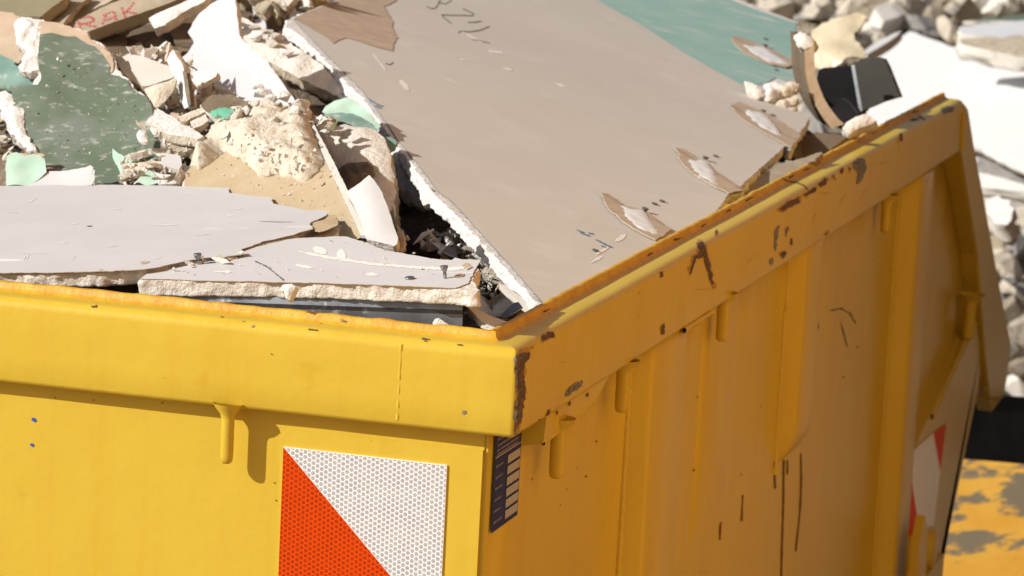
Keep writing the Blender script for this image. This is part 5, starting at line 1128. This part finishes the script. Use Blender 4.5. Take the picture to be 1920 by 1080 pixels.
piece('gypsum_lump', 'greyish torn lump on top of the curved brown strip', 'gypsum lump', [(1488,70),(1500,60),(1518,66),(1530,74),(1524,90),(1508,92),(1496,86)], (CP+np.array((0, -0.02, 0)), unit((-0.2, -1, 0.5))), 0.02, ['gypsum']*3, 0.006, 0.003, 0.003, lumpy(0.012, 0.01, 40, 0.006))
bx = thing('sheet_metal_box', atY(1600, 220, 1.95), 'bent black and olive sheet metal box open towards the front, behind the right rim', 'sheet metal')
M1 = atY(1570, 200, 2.0)
extrude([(1531,147),(1536,130),(1545,127),(1596,123),(1611,213),(1600,235),(1582,246),(1558,230)], M1, (0.15, -1, 0.15), (0.01, 0.004, 0), ['darkmetal', 'darkmetal'], 'back_panel', '', '', bx)
extrude([(1596,123),(1602,122),(1618,205),(1612,214)], M1+np.array((0, -0.012, 0)), (-0.3, -1, 0.1), (0.002, 0.05, 0), ['steel', 'olivemetal'], 'edge_fold', '', '', bx)
extrude([(1602,122),(1612,112),(1624,108),(1648,108),(1657,111),(1664,124),(1687,182),(1655,191),(1630,202),(1617,206)], M1+np.array((0, -0.016, 0)), (-0.5, -1, 0.15), (0.003, 0.006, 0), ['olivemetal', 'steel'], 'side_panel', '', '', bx)
extrude([(1556,206),(1566,196),(1578,183),(1592,194),(1607,214),(1582,234)], M1+np.array((0, -0.04, 0)), (0.1, -1, 0.25), (0.002, 0.006, 0), ['darkmetal', 'steel'], 'inner_flap', '', '', bx)
piece('gypsum_lump', 'pale grooved board lump resting on the right rim in front of the black metal box', 'gypsum lump', [(1580,240),(1586,230),(1604,218),(1624,212),(1640,220),(1644,226),(1634,234),(1612,240),(1592,252)], (atY(1612, 232, 1.62), unit((0.1, -0.9, 0.6))), 0.02, ['gypsum']*3, 0.008, 0.002, 0.003, lumpy(0.010, 0.012, 40, 0.004))
piece('brown_sheet', 'dark brown board lying low behind the right rim below the curved strip', 'brown sheet', [(1480,296),(1500,262),(1530,246),(1560,250),(1600,252),(1560,280),(1490,322)], (atY(1530, 260, 1.62), unit((0, -0.8, 0.6))), 0.01, ['brown', 'fibre', 'brown'], 0.02, 0.003, 0.002)
piece('brown_sheet', 'long dusty brown strip along the inside of the right rim', 'brown sheet', [(1385,365),(1420,332),(1470,305),(1540,285),(1530,300),(1470,330),(1400,372)], (np.array((-0.06, 1.1, -0.012)), unit((0.1, -0.1, 1))), 0.008, ['lath', 'fibre', 'lath'], 0.02, 0.003, 0.002)

# ================================================================== BEYOND THE SKIP
def far_board(lab, outline, Y, anchor, n, thick, mats, step=0.06, jag=0.006, side=0.006, top=None):
    return piece('plasterboard', lab, 'plasterboard', outline, (atY(*anchor, Y), unit(n)), thick, mats, step, jag, side, top)
far_board('large bright white board lying on the rubble bank behind the right end of the skip', [(1560,205),(1600,130),(1634,100),(1672,80),(1706,60),(1780,86),(1860,114),(1990,158),(1990,330),(1920,308),(1870,288),(1820,262),(1700,250)], 5.8, (1760, 180), (-0.12, -0.22, 1), 0.03, ['frame', 'gypsum_white', 'paper_grey'], jag=0.004, top=lambda u, v, d: 0.02*nz((u, v, 2), 1.2))
far_board('dirty grey board layer sticking out under the large white board at the right edge', [(1826,285),(1870,296),(1920,318),(1990,340),(1990,372),(1920,346),(1870,330),(1832,322)], 5.4, (1880, 320), (-0.1, -0.4, 1), 0.04, ['rubble_grey', 'gypsum', 'paper_grey'], jag=0.008, side=0.01)
far_board('white edged board layer lowest under the large white board', [(1834,322),(1880,332),(1930,350),(1990,368),(1990,385),(1920,362),(1870,356),(1838,352)], 5.3, (1880, 342), (-0.1, -0.6, 1), 0.03, ['gypsum_white', 'gypsum', 'paper_grey'], jag=0.008, side=0.01)
far_board('broken white board with ragged edge at the top right', [(1796,48),(1840,44),(1910,38),(1990,40),(1990,72),(1920,70),(1860,72),(1800,64)], 6.0, (1860, 56), (0.0, -0.35, 1), 0.04, ['paper_white', 'gypsum', 'paper_grey'], jag=0.02, side=0.015)
far_board('brownish broken board under the ragged white one at the top right', [(1796,72),(1850,68),(1905,70),(1990,76),(1990,112),(1910,106),(1850,92),(1800,84)], 5.8, (1860, 84), (0.0, -0.4, 1), 0.04, ['gypsum_tan', 'gypsum', 'paper_grey'], jag=0.02, side=0.015)
far_board('green faced board lying highest at the top right edge', [(1810,40),(1850,32),(1910,26),(1990,24),(1990,38),(1900,40)], 6.3, (1870, 34), (0.0, -0.2, 1), 0.03, ['paper_green', 'gypsum', 'paper_grey'], jag=0.015, side=0.01)
far_board('small white board lump low at the right edge beside the skip', [(1846,372),(1872,366),(1892,376),(1900,400),(1890,424),(1862,420),(1850,400)], 4.0, (1870, 395), (-0.2, -0.7, 1), 0.05, ['gypsum_white', 'gypsum', 'paper_grey'], 0.03, 0.01, 0.01)
piece('plastic_film', 'crumpled cream plastic film on the rubble behind the black metal box', 'plastic film', [(1520,112),(1526,70),(1545,58),(1575,44),(1610,30),(1628,34),(1612,52),(1600,66),(1622,92),(1618,104),(1590,112),(1560,126),(1530,130)], (atY(1570, 90, 3.4), unit((-0.2, -0.8, 1))), 0.004, ['foil']*3, 0.02, 0.004, 0.001, lambda u, v, d: 0.03*nz((u, v, 2), 8)+0.02*abs(nz((u, v, 4), 14)))
piece('plank', 'thin grey strip slanting over the rubble left of the large white board', 'plank', [(1618,96),(1640,80),(1676,62),(1690,58),(1680,70),(1650,88),(1626,102)], (atY(1655, 80, 4.6), unit((-0.1, -0.3, 1))), 0.02, ['paper_grey', 'gypsum', 'lath'], 0.03, 0.003, 0.002)
# bigger stones of the bank that stand out
rng = np.random.default_rng(55); k = 0
STN = [(1470,18,.07),(1440,8,.05),(1400,6,.05),(1545,16,.06),(1576,10,.07),(1600,22,.06),(1650,14,.07),(1700,12,.09),(1740,8,.06),(1668,46,.08),(1640,60,.06),(1690,38,.06),(1720,30,.05),(1752,40,.06),(1770,60,.06),(1560,44,.06),(1590,52,.05),(1516,36,.06),(1506,14,.05),(1630,36,.06),(1790,18,.06),(1830,14,.07),(1880,10,.07),(1905,18,.05),(1784,74,.05),(1812,26,.05),(1856,24,.05),(1760,22,.05),(1612,74,.05),(1654,30,.05),
       (1880,440,.05),(1905,470,.06),(1895,510,.05),(1875,480,.04),(1912,560,.06),(1895,600,.06),(1915,640,.06),(1905,690,.05),(1890,545,.04),(1900,730,.05),(1885,655,.04),(1915,420,.05)]
for (x, y, s) in STN:
    Yb = None
    d = ray(x, y); d = d/np.linalg.norm(d); t = 5.0
    while t < 16:
        p = CAM+d*t
        if p[1] > 3.2 and p[2] < max(-1.25, bank(p[0], p[1]))+s*0.5: break
        t += 0.03
    V, F = shard(np.array((1.2, 0.9, 0.85))*s*rng.uniform(0.8, 1.25, 3), rng, 14)
    V = V@rotm(rng).T+p
    tag(link('rubble_stone', V, F, ['rubble_pale', 'rubble', 'rubble_grey', 'gypsum'][int(rng.choice([0, 0, 1, 2, 3]))]), 'dusty stone on the rubble bank behind the skip', 'stone', 'stones on the rubble bank'); k += 1
# black beam and worn yellow plate low on the right
bm_ = Mesh(); A = atY(1790, 766, 3.25); B_ = atY(2010, 782, 3.10)
h_ = np.array((0, 0, -(atY(1850, 768, 3.2)-atY(1850, 862, 3.2))[2])); w_ = np.array((0, 0.16, 0)); c_ = np.array((0, 0, -0.012))
V = [A, B_, B_+h_, A+h_, A+w_, B_+w_, B_+h_+w_, A+h_+w_]
bm_.add(V, [(3,2,1,0),(0,1,5,4),(4,5,6,7),(7,6,2,3),(0,4,7,3),(1,2,6,5)], 0)
tag(bm_.build('steel_beam', ['blacksteel']), 'black steel beam just behind the lower right end of the skip', 'steel beam')
yp = (atY(1840, 960, 4.0), unit((-0.25, -0.5, 1)))
piece('steel_plate', 'worn yellow steel plate with paint rubbed off to grey, below the black beam', 'steel plate', [(1720,858),(1800,862),(1990,870),(1990,1130),(1700,1130)], yp, 0.01, ['worn', 'worn', 'worn'], 0.04, 0.0, 0.0)
